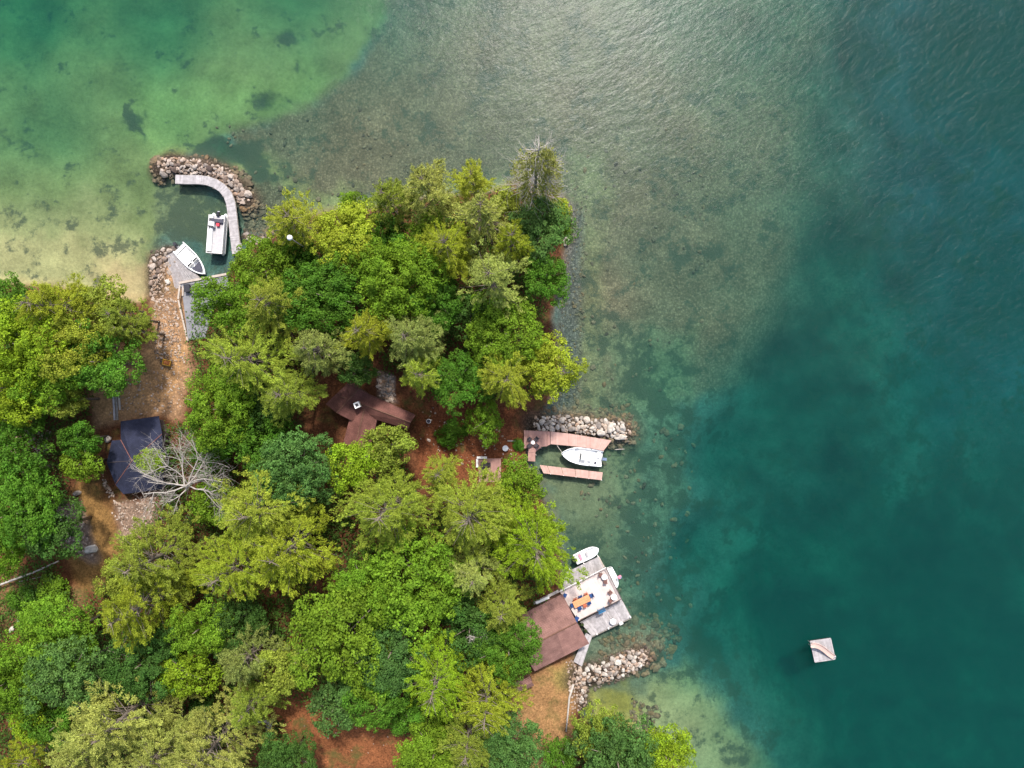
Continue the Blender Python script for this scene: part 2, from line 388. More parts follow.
lay(region([(-900, 236), (60, 234), (140, 247), (160, 300), (-900, 300)], 20), (.265, .235, .108), .2, 0)
lay(region([(100, 262), (150, 258), (158, 305), (90, 305)], 20), (.33, .245, .125), .0, 0)
lay(region([(-60, 195), (90, 205), (110, 232), (60, 238), (-60, 228)], 30), None, .42, 0)
shelf = region([(384, 10), (420, -900), (1500, -900), (1500, 0), (1100, 200), (900, 360), (700, 400), (620, 430), (560, 420), (570, 200), (480, 180), (350, 200), (260, 230), (240, 160), (225, 128), (300, 105), (345, 72)], 18, .5)
shelf = shelf * np.clip((8.5 - dep) / 6.0, 0, 1)
lay(shelf, (.142, .103, .063), .35, .6)
lay(region([(300, 190), (400, 195), (500, 175), (510, 190), (420, 215), (280, 225)], 22), (.19, .175, .075), .3, .3)
lay(region([(225, 150), (270, 160), (300, 190), (270, 200), (235, 190)], 26), (.165, .155, .065), .5, .2)
lay(region([(560, 440), (650, 440), (660, 560), (640, 680), (570, 680)], 70), (.125, .128, .08), .5, .2)
lay(region([(575, 150), (610, 150), (600, 300), (610, 400), (580, 400), (574, 250)], 28), (.17, .145, .075), .3, .5)
lay(region([(600, 330), (700, 330), (690, 400), (640, 440), (610, 420)], 30), (.135, .135, .075), .6, .4)
lay(region([(548, 395), (570, 200), (585, 210), (578, 400), (560, 425)], 12, .3), (.125, .105, .09), .2, .8)
lay(region([(540, 440), (640, 440), (640, 500), (620, 560), (580, 545), (540, 480)], 26), (.135, .132, .074), .5, .15)
lay(region([(640, 420), (690, 400), (680, 520), (650, 560), (640, 620), (660, 660), (620, 600), (625, 540), (650, 480)], 34), (.095, .115, .075), .85, .3)
lay(region([(600, 620), (650, 600), (680, 640), (660, 660), (600, 650)], 24), (.12, .11, .065), .6, .7)
lay(region([(590, 690), (640, 690), (690, 665), (720, 700), (790, 790), (690, 800), (620, 740), (590, 720)], 22, .6), (.195, .19, .092), .4, .05)
lay(region([(588, 695), (625, 695), (650, 715), (600, 725)], 18), (.20, .175, .045), .25, .05)
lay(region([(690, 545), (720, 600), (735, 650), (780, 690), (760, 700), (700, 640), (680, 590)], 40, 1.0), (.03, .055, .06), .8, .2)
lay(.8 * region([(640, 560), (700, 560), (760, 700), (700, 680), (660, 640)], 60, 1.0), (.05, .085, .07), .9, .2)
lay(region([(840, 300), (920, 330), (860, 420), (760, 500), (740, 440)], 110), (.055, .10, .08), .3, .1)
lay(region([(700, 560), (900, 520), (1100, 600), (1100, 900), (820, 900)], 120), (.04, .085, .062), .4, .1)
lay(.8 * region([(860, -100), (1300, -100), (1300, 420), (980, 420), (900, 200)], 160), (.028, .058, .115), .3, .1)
lay(region([(90, 245), (135, 235), (140, 245), (105, 256), (85, 262)], 30, 1.2), None, .9, 0)
lay(region([(160, 190), (200, 180), (228, 200), (215, 250), (205, 262), (190, 235), (165, 225)], 26), (.115, .12, .06), .95, .1)
lay(region([(250, 180), (276, 190), (262, 236), (240, 230)], 18), (.11, .09, .055), .3, .7)
for bx, by, br in ((262, 96, 7), (292, 95, 3), (299, 66, 4), (286, 30, 8), (125, 115, 8), (135, 125, 7), (240, 148, 14), (215, 150, 16), (255, 172, 10)):
    dd = np.sqrt(((GX - bx) / 1.7) ** 2 + ((GY - by)) ** 2) + (fbm(GX, GY, 11, 15) - .5) * 26
    lay(.8 * np.clip((br - dd) / 7 + .4, 0, 1), (.035, .055, .03), 1.0, 0)
lay(.9 * region([(572, 596), (640, 600), (655, 640), (640, 668), (580, 668), (570, 640)], 20, .5), (.125, .118, .078), .45, .4)
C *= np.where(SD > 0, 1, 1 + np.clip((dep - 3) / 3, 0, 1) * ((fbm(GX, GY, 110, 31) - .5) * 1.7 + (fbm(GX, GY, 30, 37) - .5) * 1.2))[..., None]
C = np.clip(C, .01, 1)
# land kinds
land = np.clip(SD / 5 + .5, 0, 1)
lay(land, (.088, .036, .017), 0, .1, 1)                                                          # red pine needle litter
lay(land * region([(150, 240), (190, 250), (192, 340), (205, 365), (190, 420), (150, 420), (100, 430), (100, 400), (140, 370), (155, 330)], 12, .5), (.26, .155, .085), 0, .5, .4)
lay(land * region([(100, 350), (195, 345), (190, 370), (175, 410), (110, 420), (95, 400)], 14, .5), (.31, .18, .085), 0, .35, .5)
lay(land * region([(95, 470), (125, 500), (130, 560), (90, 600), (70, 540), (75, 490)], 14, .6), (.18, .10, .034), 0, .2, .8)
lay(land * region([(60, 510), (85, 500), (100, 555), (70, 545)], 10, .6), (.22, .16, .125), 0, .7, .3)
lay(land * region([(115, 500), (165, 490), (160, 530), (130, 545)], 12, .6), (.24, .165, .12), 0, .6, .4)
lay(land * region([(0, 580), (60, 575), (100, 590), (90, 625), (40, 615), (0, 640)], 14, .7), (.14, .08, .035), 0, .3, .9)
lay(land * region([(515, 668), (575, 655), (580, 700), (572, 735), (540, 770), (505, 730)], 12, .5), (.245, .135, .058), 0, .2, .85)
lay(land * region([(545, 664), (578, 660), (578, 690), (555, 690)], 14, .5), (.17, .13, .04), 0, .1, .8)
lay(land * region([(260, 690), (400, 690), (420, 760), (300, 770)], 24, .6), (.17, .064, .026), 0, .15, 1)
lay(land * region([(410, 400), (520, 400), (530, 460), (490, 490), (420, 480)], 20, .6), (.145, .050, .022), 0, .2, 1)
lay(land * region([(380, 372), (395, 376), (398, 402), (382, 400)], 6, .2), (.22, .21, .20), 0, .9, 0)
lay(BWMASK * np.clip((Z + .9) / .9, 0, 1), (.065, .048, .034), .1, 1.0, 0)  # ground painted dark for the shaded gaps between breakwater stones

def add_attr(me, name, arr, typ='FLOAT'):
    at = me.attributes.new(name, typ, 'POINT')
    if typ == 'FLOAT': at.data.foreach_set('value', arr.astype(np.float32).ravel())
    else: at.data.foreach_set('color', np.concatenate([arr.reshape(-1, 3), np.ones((arr.size // 3, 1))], 1).astype(np.float32).ravel())
def grid_mesh(name, XX, YY, ZZ):
    ny, nx = XX.shape; me = bpy.data.meshes.new(name)
    v = np.stack([XX, YY, ZZ], -1).reshape(-1, 3)
    i = np.arange(ny * nx).reshape(ny, nx)
    f = np.stack([i[:-1, :-1], i[1:, :-1], i[1:, 1:], i[:-1, 1:]], -1).reshape(-1, 4)   # y axis runs down in survey units
    me.vertices.add(len(v)); me.vertices.foreach_set('co', v.astype(np.float32).ravel())
    me.loops.add(f.size); me.loops.foreach_set('vertex_index', f.astype(np.int32).ravel())
    me.polygons.add(len(f)); me.polygons.foreach_set('loop_start', np.arange(0, f.size, 4, dtype=np.int32))
    me.polygons.foreach_set('use_smooth', np.ones(len(f), bool)); me.update(calc_edges=True); me.validate()
    return me
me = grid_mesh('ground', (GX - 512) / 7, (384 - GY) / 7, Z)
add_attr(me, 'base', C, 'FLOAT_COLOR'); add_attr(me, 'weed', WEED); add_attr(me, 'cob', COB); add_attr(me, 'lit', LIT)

def ground_mat():
    m, nt = new_mat('terrain')
    out = N(nt, 'ShaderNodeOutputMaterial'); p = N(nt, 'ShaderNodeBsdfPrincipled'); p.inputs['Roughness'].default_value = .92; p.inputs['Specular IOR Level'].default_value = .1
    tc = N(nt, 'ShaderNodeTexCoord'); A = {}
    for a in ('base', 'weed', 'cob', 'lit'):
        A[a] = N(nt, 'ShaderNodeAttribute', attribute_name=a)
    P_ = tc.outputs['Object']
    def noise(sc, det=6, rough=.6):
        n = N(nt, 'ShaderNodeTexNoise'); n.inputs['Scale'].default_value = sc; n.inputs['Detail'].default_value = det; n.inputs['Roughness'].default_value = rough
        L(nt, P_, n.inputs['Vector']); return n.outputs['Fac']
    def mrange(src, a, b, c, d):
        r = N(nt, 'ShaderNodeMapRange'); L(nt, src, r.inputs['Value'])
        for k, v in zip(('From Min', 'From Max', 'To Min', 'To Max'), (a, b, c, d)): r.inputs[k].default_value = v
        return r.outputs['Result']
    def math_(op, a, b=None):
        n = N(nt, 'ShaderNodeMath', operation=op)
        for i, s in enumerate((a, b)):
            if s is None: continue
            if isinstance(s, (int, float)): n.inputs[i].default_value = s
            else: L(nt, s, n.inputs[i])
        return n.outputs[0]
    def scale(colr, f):
        n = N(nt, 'ShaderNodeVectorMath', operation='SCALE'); L(nt, colr, n.inputs[0]); L(nt, f, n.inputs['Scale']); return n.outputs['Vector']
    def mix(f, a, b):
        n = N(nt, 'ShaderNodeMix', data_type='RGBA'); L(nt, f, n.inputs['Factor'])
        for k, s in ((6, a), (7, b)):
            if isinstance(s, tuple): n.inputs[k].default_value = rgba(s)
            else: L(nt, s, n.inputs[k])
        return n.outputs[2]
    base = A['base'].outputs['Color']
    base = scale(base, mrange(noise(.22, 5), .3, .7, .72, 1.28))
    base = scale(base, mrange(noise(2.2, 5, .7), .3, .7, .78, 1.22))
    # cobbles
    vo = N(nt, 'ShaderNodeTexVoronoi'); vo.inputs['Scale'].default_value = 3.6; L(nt, P_, vo.inputs['Vector'])
    vs = N(nt, 'ShaderNodeSeparateColor'); L(nt, vo.outputs['Color'], vs.inputs['Color'])
    cobf = math_('MULTIPLY', mrange(vs.outputs['Red'], 0, 1, .55, 1.6), mrange(vo.outputs['Distance'], .15, .6, 1.12, .5))
    cobc = scale(base, cobf)
    base = mix(A['cob'].outputs['Fac'], base, cobc)
    # weed patches with their own outline
    wn = math_('ADD', noise(.30, 6, .72), math_('MULTIPLY', A['weed'].outputs['Fac'], .21))
    wf = mrange(wn, .605, .69, 0, .8)
    wf = math_('MULTIPLY', wf, mrange(A['weed'].outputs['Fac'], .02, .12, 0, 1))
    base = mix(wf, base, (.040, .048, .032))
    # needle litter: bright orange needles over dark humus, mossy spots
    lf = mrange(noise(4.0, 5, .78), .33, .67, .42, 1.55)
    lit = scale(base, lf)
    mossf = math_('MULTIPLY', mrange(noise(.33, 6, .62), .56, .70, 0, .75), A['lit'].outputs['Fac'])
    base = mix(A['lit'].outputs['Fac'], base, lit)
    base = mix(mossf, base, (.055, .068, .018))
    L(nt, base, p.inputs['Base Color'])
    b = N(nt, 'ShaderNodeBump'); b.inputs['Strength'].default_value = .7; b.inputs['Distance'].default_value = .12
    hh = math_('ADD', noise(4, 3), math_('MULTIPLY', math_('SUBTRACT', 1.0, vo.outputs['Distance']), A['cob'].outputs['Fac']))
    L(nt, hh, b.inputs['Height']); L(nt, b.outputs['Normal'], p.inputs['Normal'])
    L(nt, p.outputs['BSDF'], out.inputs['Surface'])
    return m
me.materials.append(ground_mat()); structure('ground', me)

# ---------------------------------------------------------------- lake water
def water_mat():
    m, nt = new_mat('lake_water'); m.cycles.homogeneous_volume = True
    out = N(nt, 'ShaderNodeOutputMaterial')
    tc = N(nt, 'ShaderNodeTexCoord'); at = N(nt, 'ShaderNodeAttribute', attribute_name='wave')
    def nz(rot, sc, scale, det):
        mp = N(nt, 'ShaderNodeMapping'); mp.vector_type = 'TEXTURE'; mp.inputs['Rotation'].default_value = (0, 0, rot); mp.inputs['Scale'].default_value = sc
        L(nt, tc.outputs['Object'], mp.inputs['Vector'])
        n = N(nt, 'ShaderNodeTexNoise'); n.inputs['Scale'].default_value = scale; n.inputs['Detail'].default_value = det; n.inputs['Roughness'].default_value = .55
        n.inputs['Distortion'].default_value = .05
        L(nt, mp.outputs['Vector'], n.inputs['Vector']); return n.outputs['Fac']
    a = nz(R(33), (1.9, 1, 1), .95, 3); b2 = nz(R(20), (1.5, 1, 1), 2.8, 2)
    ad = N(nt, 'ShaderNodeMath', operation='MULTIPLY_ADD'); L(nt, b2, ad.inputs[0]); ad.inputs[1].default_value = .30; L(nt, a, ad.inputs[2])
    mu = N(nt, 'ShaderNodeMath', operation='MULTIPLY'); L(nt, ad.outputs[0], mu.inputs[0]); L(nt, at.outputs['Fac'], mu.inputs[1])
    bp = N(nt, 'ShaderNodeBump'); bp.inputs['Strength'].default_value = 1.0; bp.inputs['Distance'].default_value = .10
    L(nt, mu.outputs[0], bp.inputs['Height'])
    fr = N(nt, 'ShaderNodeFresnel'); fr.inputs['IOR'].default_value = 1.31; L(nt, bp.outputs['Normal'], fr.inputs['Normal'])
    gl = N(nt, 'ShaderNodeBsdfGlossy'); L(nt, bp.outputs['Normal'], gl.inputs['Normal'])
    rg = N(nt, 'ShaderNodeMapRange'); rg.inputs['To Min'].default_value = .22; rg.inputs['To Max'].default_value = .345; L(nt, at.outputs['Fac'], rg.inputs['Value'])
    L(nt, rg.outputs['Result'], gl.inputs['Roughness'])
    tr = N(nt, 'ShaderNodeBsdfTransparent')
    c3 = nz(R(30), (1.6, 1, 1), 1.5, 4); m3 = N(nt, 'ShaderNodeMath', operation='MULTIPLY'); L(nt, c3, m3.inputs[0]); L(nt, at.outputs['Fac'], m3.inputs[1])
    b3 = N(nt, 'ShaderNodeBump'); b3.inputs['Strength'].default_value = 1.0; b3.inputs['Distance'].default_value = .22; L(nt, m3.outputs[0], b3.inputs['Height'])
    g3 = N(nt, 'ShaderNodeBsdfGlossy'); g3.inputs['Roughness'].default_value = .13; L(nt, b3.outputs['Normal'], g3.inputs['Normal'])
    gm = N(nt, 'ShaderNodeMixShader'); gm.inputs[0].default_value = .15; L(nt, gl.outputs['BSDF'], gm.inputs[1]); L(nt, g3.outputs['BSDF'], gm.inputs[2])
    mx = N(nt, 'ShaderNodeMixShader'); f5 = N(nt, 'ShaderNodeMath', operation='MULTIPLY'); f5.inputs[1].default_value = .52; L(nt, fr.outputs['Fac'], f5.inputs[0]); L(nt, f5.outputs[0], mx.inputs[0]); L(nt, tr.outputs['BSDF'], mx.inputs[1]); L(nt, gm.outputs['Shader'], mx.inputs[2])
    L(nt, mx.outputs['Shader'], out.inputs['Surface'])
    va = N(nt, 'ShaderNodeVolumeAbsorption'); va.inputs['Density'].default_value = 1.0
    va.inputs['Color'].default_value = (1 - .22, 1 - .072, 1 - .085, 1)
    vs = N(nt, 'ShaderNodeVolumeScatter'); vs.inputs['Density'].default_value = .0195; vs.inputs['Color'].default_value = (.12, .86, .84, 1)
    av = N(nt, 'ShaderNodeAddShader'); L(nt, va.outputs['Volume'], av.inputs[0]); L(nt, vs.outputs['Volume'], av.inputs[1])
    L(nt, av.outputs['Shader'], out.inputs['Volume'])
    return m
wx = axis(-2400, 3400, -60, 1085, 14); wy = axis(-2400, 3100, -50, 825, 14)
WX, WY = np.meshgrid(wx, wy)
WAVE = [(0, 0, .25), (100, 200, .05), (300, 60, .3), (200, 220, .05), (450, 20, 1.0), (560, 20, 1.0), (420, 120, .55), (560, 130, .6), (650, 60, .8), (620, 300, .3), (700, 200, .5), (800, 100, .7), (900, 120, 1.3), (980, 80, 2.0), (980, 300, 1.7),
        (800, 300, .6), (800, 450, .4), (1000, 500, 1.1), (640, 460, .15), (600, 560, .1), (700, 600, .2), (850, 650, .3), (620, 690, .05), (700, 740, .08), (950, 740, .35), (350, 170, .3)]
wv = np.clip(idw(WAVE, WX, WY, 3, 25), 0, 2.2)
wv = wv * (.55 + .9 * fbm(WX + WY * .5, WY - WX * .3, 95, 61))
ny, nx = WX.shape
top = np.stack([(WX - 512) / 7, (384 - WY) / 7, np.zeros(WX.shape)], -1).reshape(-1, 3)
idx = np.arange(ny * nx).reshape(ny, nx)
faces = [tuple(int(q) for q in r) for r in np.stack([idx[:-1, :-1], idx[1:, :-1], idx[1:, 1:], idx[:-1, 1:]], -1).reshape(-1, 4)]
ring = list(idx[0, :]) + list(idx[1:, -1]) + list(idx[-1, -2::-1]) + list(idx[-2:0:-1, 0])
nb = len(top); bot = top[ring].copy(); bot[:, 2] = -30
for i in range(len(ring)):
    j = (i + 1) % len(ring); faces.append((int(ring[i]), int(ring[j]), nb + j, nb + i))
faces.append(tuple(nb + i for i in range(len(ring))))
wm = bpy.data.meshes.new('lake_water'); wm.from_pydata([tuple(v) for v in np.concatenate([top, bot])], [], faces); wm.update()
bmw = bmesh.new(); bmw.from_mesh(wm); bmesh.ops.recalc_face_normals(bmw, faces=bmw.faces); bmw.to_mesh(wm); bmw.free()
add_attr(wm, 'wave', np.concatenate([wv.ravel(), np.zeros(len(ring))])); wm.materials.append(water_mat())
structure('lake_water', wm)

# ---------------------------------------------------------------- stones
def rock_mesh(seed, sub=2):
    r = random.Random(seed); bm = bmesh.new(); bmesh.ops.create_icosphere(bm, subdivisions=sub, radius=.5)
    cuts = []
    for _ in range(9):
        n = Vector((r.gauss(0, 1), r.gauss(0, 1), r.gauss(0, 1))).normalized(); cuts.append((n, r.uniform(.30, .44)))
    for v in bm.verts:
        for n, d in cuts:
            e = v.co.dot(n) - d
            if e > 0: v.co -= n * e
        v.co += Vector((r.uniform(-1, 1), r.uniform(-1, 1), r.uniform(-1, 1))) * .012
    me_ = bpy.data.meshes.new('stone'); bm.to_mesh(me_); bm.free(); return me_
ROCKS = [rock_mesh(i) for i in range(8)]
ROCKS_D = [q.copy() for q in ROCKS]
for q in ROCKS: q.materials.append(M['rock'])
for q in ROCKS_D: q.materials.append(M['rock_brown'])
def stone(px, py, s, label, group=None, name='boulder', sx=1, sy=1, sz=.75, z=None, rot=None, brown=False):
    o = bpy.data.objects.new(name, rnd.choice(ROCKS_D if brown else ROCKS)); COL.objects.link(o)
    g = gz(px, py) if z is None else z
    o.location = W(px, py, max(g, -.3) + s * sz * .22)
    o.scale = (s * sx, s * sy, s * sz); o.rotation_euler = (rnd.uniform(-.3, .3), rnd.uniform(-.3, .3), rnd.uniform(0, 6.28) if rot is None else rot)
    tag(o, label, 'boulder' if name == 'boulder' else 'rock', group); return o
def along(line, n, off0, off1, smin, smax, label, group, brown=False):
    P = [Vector(p) for p in line]; seg = [(P[i + 1] - P[i]).length for i in range(len(P) - 1)]; tot = sum(seg); pl = []
    tries = 0
    while len(pl) < n and tries < n * 60:
        tries += 1
        t = rnd.uniform(0, tot); i = 0
        while t > seg[i]: t -= seg[i]; i += 1
        d = (P[i + 1] - P[i]).normalized(); nrm = Vector((d.y, -d.x))
        q = P[i] + d * t + nrm * rnd.uniform(off0, off1)
        s = rnd.uniform(smin, smax) * (1.25 if rnd.random() < .2 else 1)
        if all((q - a).length > (s + b) * 7 * .37 for a, b in pl):
            pl.append((q, s)); stone(q.x, q.y, s, label, group, sx=rnd.uniform(.85, 1.35), sy=rnd.uniform(.8, 1.05), sz=rnd.uniform(.6, .85), brown=brown)
along([(166, 172)] + [(178, 174), (206, 174), (222, 181), (234, 192), (242, 201)], 92, -1.5, 9, .34, 1.05, 'granite boulder piled along the outer side of the curved walkway', 'boulders of the curved breakwater', True)
along([(538, 428)] + BW_B[1:], 92, -6, 9, .36, 1.15, 'whitish boulder heaped along the north edge of the pink composite dock', 'boulders of the breakwater by the pink dock')
along(BW_C, 46, -10, 10, .4, .95, 'pale boulder in the short breakwater below the boathouse roof', 'boulders of the breakwater below the boathouse')
along([(596, 676), (622, 664), (648, 655)], 34, -9, 9, .35, .8, 'brownish boulder at the wet outer end of the short breakwater below the boathouse', 'brown boulders of the breakwater below the boathouse', True)
along(BW_E, 13, -5, 5, .5, 1.0, 'stone around the rim of the small square pier in the cove', 'stones around the cove pier', True)
along(BW_F, 9, -4, 4, .4, .8, 'small shore stone between curved walkway and yellow-green pine', 'shore stones beside the curved walkway')
along(BW_D, 8, -3, 3, .35, .7, 'small shore stone beside the greenish shallow pool', 'shore stones by the shallow pool')
stone(610, 428.3, 1.5, 'big tan flat-topped boulder near the outer end of the pink dock breakwater', sx=1.05, sy=.9, sz=.6, z=.55)['label']
stone(621, 437, 1.35, 'long whitish boulder at the outer tip of the breakwater by the pink dock', sx=1.6, sy=.7, sz=.6, z=.3, rot=.1)
stone(164, 174.6, 1.2, 'white oval boulder standing off the west end of the curved walkway', sx=1.2, sy=.8, z=.2, rot=-.8)
stone(107.8, 439.2, 1.15, 'round whitish boulder at the corner of the slate roofed cabin', sx=1, sy=1, sz=.8, rot=.3)
stone(91.5, 549.5, 1.9, 'large flat pale boulder on the clearing south of the slate roofed cabin', sx=1.1, sy=.75, sz=.4, rot=.2)
stone(77.5, 493, 1.1, 'bluish white slab of rock at the west edge of the clearing', sx=1.3, sy=.7, sz=.5, rot=.2)
stone(168, 282, 1.0, 'round white boulder in the middle of the square pier', sx=.9, sy=.9, sz=.7, z=.55)
for px, py, s, sx, rot, lb in ((567, 219, 1.8, 1.0, .3, 'angular cream boulder at the water line on the east side of the point'), (560.5, 217, 1.5, 1.5, -1.0, 'long white leaning slab beside the green bush on the point'),
                          (566.5, 240, 1.4, 1.4, 1.3, 'pinkish shore boulder below the dark green tree on the point'), (541, 198, 1.2, 1.3, -.4, 'white boulder at the foot of the dying pine'), (540.5, 209.5, 1.2, 1.6, -1.1, 'narrow grey slab half hidden by dark green leaves on the point'),
                          (21, 618, 1.3, 1.2, .5, 'grey flat rock in the gap left of the bright green tree'), (12, 629, 1.0, 1.3, .9, 'pale rock lying below the grey flat rock in the gap on the left'),
                          (586, 640, .1, 1, 0, '')):
    if lb: stone(px, py, s, lb, sx=sx, sy=.75, sz=.7, rot=rot)

def rubble(name, areas, mat, label, seed, under=False):
    r = random.Random(seed); V = []; Fc = []
    bm = bmesh.new(); bmesh.ops.create_icosphere(bm, subdivisions=1, radius=.5); bv = [v.co.copy() for v in bm.verts]; bf = [tuple(v.index for v in f.verts) for f in bm.faces]; bm.free()
    for poly, n, s0, s1 in areas:
        xs = [p[0] for p in poly]; ys = [p[1] for p in poly]; k = 0
        pa = np.array(poly, float)
        cand = np.column_stack([[r.uniform(min(xs), max(xs)) for _ in range(n * 4)], [r.uniform(min(ys), max(ys)) for _ in range(n * 4)]])
        ok = sdf(poly, cand[:, 0], cand[:, 1]) > 0
        for q in cand[ok][:n]:
            z = gz(q[0], q[1])
            if under and z > -.02: continue
            s = r.uniform(s0, s1) * (1.6 if r.random() < .12 else 1); c = W(q[0], q[1], 0); c.z = z + s * .12
            rm = Matrix.Rotation(r.uniform(0, 6.28), 3, 'Z'); o = len(V); fx, fy, fz = s * r.uniform(.8, 1.5), s * r.uniform(.7, 1), s * r.uniform(.45, .7)
            for v in bv:
                j = 1 + r.uniform(-.22, .22); p = rm @ Vector((v.x * fx * j, v.y * fy * j, v.z * fz * j)); V.append((c.x + p.x, c.y + p.y, c.z + p.z))
            Fc += [tuple(o + i for i in f) for f in bf]
    mb = MB(); mb.v = V; mb.f = Fc
    o = bpy.data.objects.new(name, mb.mesh(name, M[mat])); COL.objects.link(o); tag(o, label, 'rubble', None, 'stuff'); return o
rubble('rubble', [([(152, 292), (178, 292), (186, 340), (192, 362), (160, 360), (158, 320)], 420, .12, .34), ([(150, 250), (172, 250), (172, 294), (150, 296)], 170, .15, .45),
                  ([(125, 376), (195, 360), (185, 412), (115, 415)], 240, .1, .3), ([(64, 505), (84, 500), (100, 552), (72, 545)], 200, .15, .45), ([(108, 470), (120, 492), (128, 510), (112, 490)], 90, .15, .4),
                  ([(115, 505), (140, 496), (166, 492), (158, 520), (140, 528), (132, 545)], 170, .12, .34), ([(20, 422), (60, 430), (58, 455), (30, 460)], 160, .15, .45), ([(380, 372), (395, 376), (398, 402), (380, 400)], 160, .2, .5),
                  ([(424, 404), (520, 436), (518, 462), (470, 465), (420, 450)], 110, .1, .3), ([(566, 660), (582, 660), (588, 710), (572, 712)], 170, .15, .4),
                  ([(160, 158), (206, 160), (232, 170), (252, 200), (240, 206), (222, 180), (205, 174), (160, 176)], 300, .2, .5), ([(534, 415), (630, 418), (632, 442), (600, 442), (534, 434)], 240, .2, .5),
                  ([(574, 666), (645, 645), (656, 655), (630, 680), (585, 694)], 240, .2, .5), ([(244, 232), (270, 234), (272, 244), (250, 246)], 90, .15, .4), ([(300, 700), (400, 700), (400, 750), (300, 750)], 30, .1, .25),
                  ([(548, 395), (570, 205), (574, 215), (556, 400), (545, 420)], 50, .12, .35)], 'rubble', 'loose pale stones and cobbles strewn over the shore, paths and breakwaters', 5)
rubble('submerged_stones', [([(150, 158), (200, 154), (246, 170), (258, 205), (240, 212), (225, 178), (152, 184)], 330, .25, .9), ([(534, 405), (630, 405), (644, 440), (610, 450), (540, 425)], 420, .25, .7),
                            ([(600, 640), (650, 615), (690, 640), (680, 665), (640, 680), (600, 660)], 260, .3, .9), ([(240, 195), (270, 205), (275, 236), (242, 232)], 320, .2, .6), ([(568, 180), (590, 190), (582, 400), (556, 420)], 260, .2, .5),
                            ([(560, 420), (640, 440), (660, 560), (640, 640), (600, 560)], 90, .2, .7), ([(570, 130), (720, 110), (720, 330), (640, 420), (600, 410), (575, 380)], 150, .15, .6), ([(200, 125), (380, 100), (480, 160), (380, 200), (270, 215), (250, 165)], 110, .15, .6), ([(650, 420), (700, 420), (700, 640), (660, 640)], 40, .3, .9), ([(632, 700), (665, 712), (650, 735), (630, 720)], 90, .25, .7)], 'wet_rock', 'brown stones lying on the lake bed along the shore and breakwaters', 6, True)

# ---------------------------------------------------------------- trees
def quads_mesh(name, v, mat):
    n = len(v) // 4; me_ = bpy.data.meshes.new(name)
    me_.vertices.add(len(v)); me_.vertices.foreach_set('co', v.astype(np.float32).ravel())
    me_.loops.add(n * 4); me_.loops.foreach_set('vertex_index', np.arange(n * 4, dtype=np.int32))
    me_.polygons.add(n); me_.polygons.foreach_set('loop_start', np.arange(0, n * 4, 4, dtype=np.int32))
    me_.update(calc_edges=True); me_.materials.append(mat); return me_
def cards(pos, nrm, size, asp, r, along_=None, mid=.5):
    """leaf-shaped kite quads"""
    n = len(pos); nrm = nrm / np.linalg.norm(nrm, axis=1, keepdims=True)
    t = r.normal(size=(n, 3)) if along_ is None else along_
    t = t - nrm * (t * nrm).sum(1, keepdims=True); t /= np.linalg.norm(t, axis=1, keepdims=True) + 1e-9
    b = np.cross(nrm, t); l = size[:, None]; w = l * asp
    fold = nrm * l * r.uniform(.05, .22, (n, 1))
    v = np.empty((n, 4, 3)); v[:, 0] = pos - t * l * .5; v[:, 1] = pos + b * w * .5 + fold + t * l * (mid - .5); v[:, 2] = pos + t * l * .5; v[:, 3] = pos - b * w * .5 + fold + t * l * (mid - .5)
    return v.reshape(-1, 3)
def broadleaf(Rc, seed, csize=.70, dens=.92):
    r = np.random.RandomState(seed); lobes = []
    nl = int(7 + Rc * 1.1)
    lobes.append((np.array([0, 0, Rc * .22]), Rc * .56))
    for i in range(nl):
        a = 2 * math.pi * (i + r.uniform(-.4, .4)) / nl; d = Rc * r.uniform(.34, .66)
        lobes.append((np.array([d * math.cos(a), d * math.sin(a), r.uniform(-.48, .34) * Rc]), Rc * r.uniform(.22, .44)))
    out = []
    for c, rl in lobes:
        nc = int(dens * 2.1 * math.pi * rl ** 2 * 1.7 / (math.pi * csize ** 2)) + 3
        d = r.normal(size=(nc, 3)); d[:, 2] = np.abs(d[:, 2]) * .95 - .25; d /= np.linalg.norm(d, axis=1, keepdims=True)
        cc = c + d * rl * r.uniform(.70, 1.22, (nc, 1)) * np.array([1, 1, .8])
        for k in range(nc):
            cs = csize * r.uniform(.55, 1.25); m = int(52 * (cs / csize) ** 1.6) + 10
            e = r.normal(size=(m, 3)); e /= np.linalg.norm(e, axis=1, keepdims=True)
            e = e + d[k] * .55 + np.array([0, 0, .25]); e /= np.linalg.norm(e, axis=1, keepdims=True)
            p = cc[k] + e * cs * (r.uniform(.35, 1.0, (m, 1)) ** .6) * np.array([1, 1, .7])
            nn = e + r.normal(size=(m, 3)) * .55 + np.array([0, 0, .45])
            out.append(cards(p, nn, r.uniform(.13, .31, m), r.uniform(.5, .85, (m, 1)), r))
    return quads_mesh('crown', np.concatenate(out), M['leaf'])
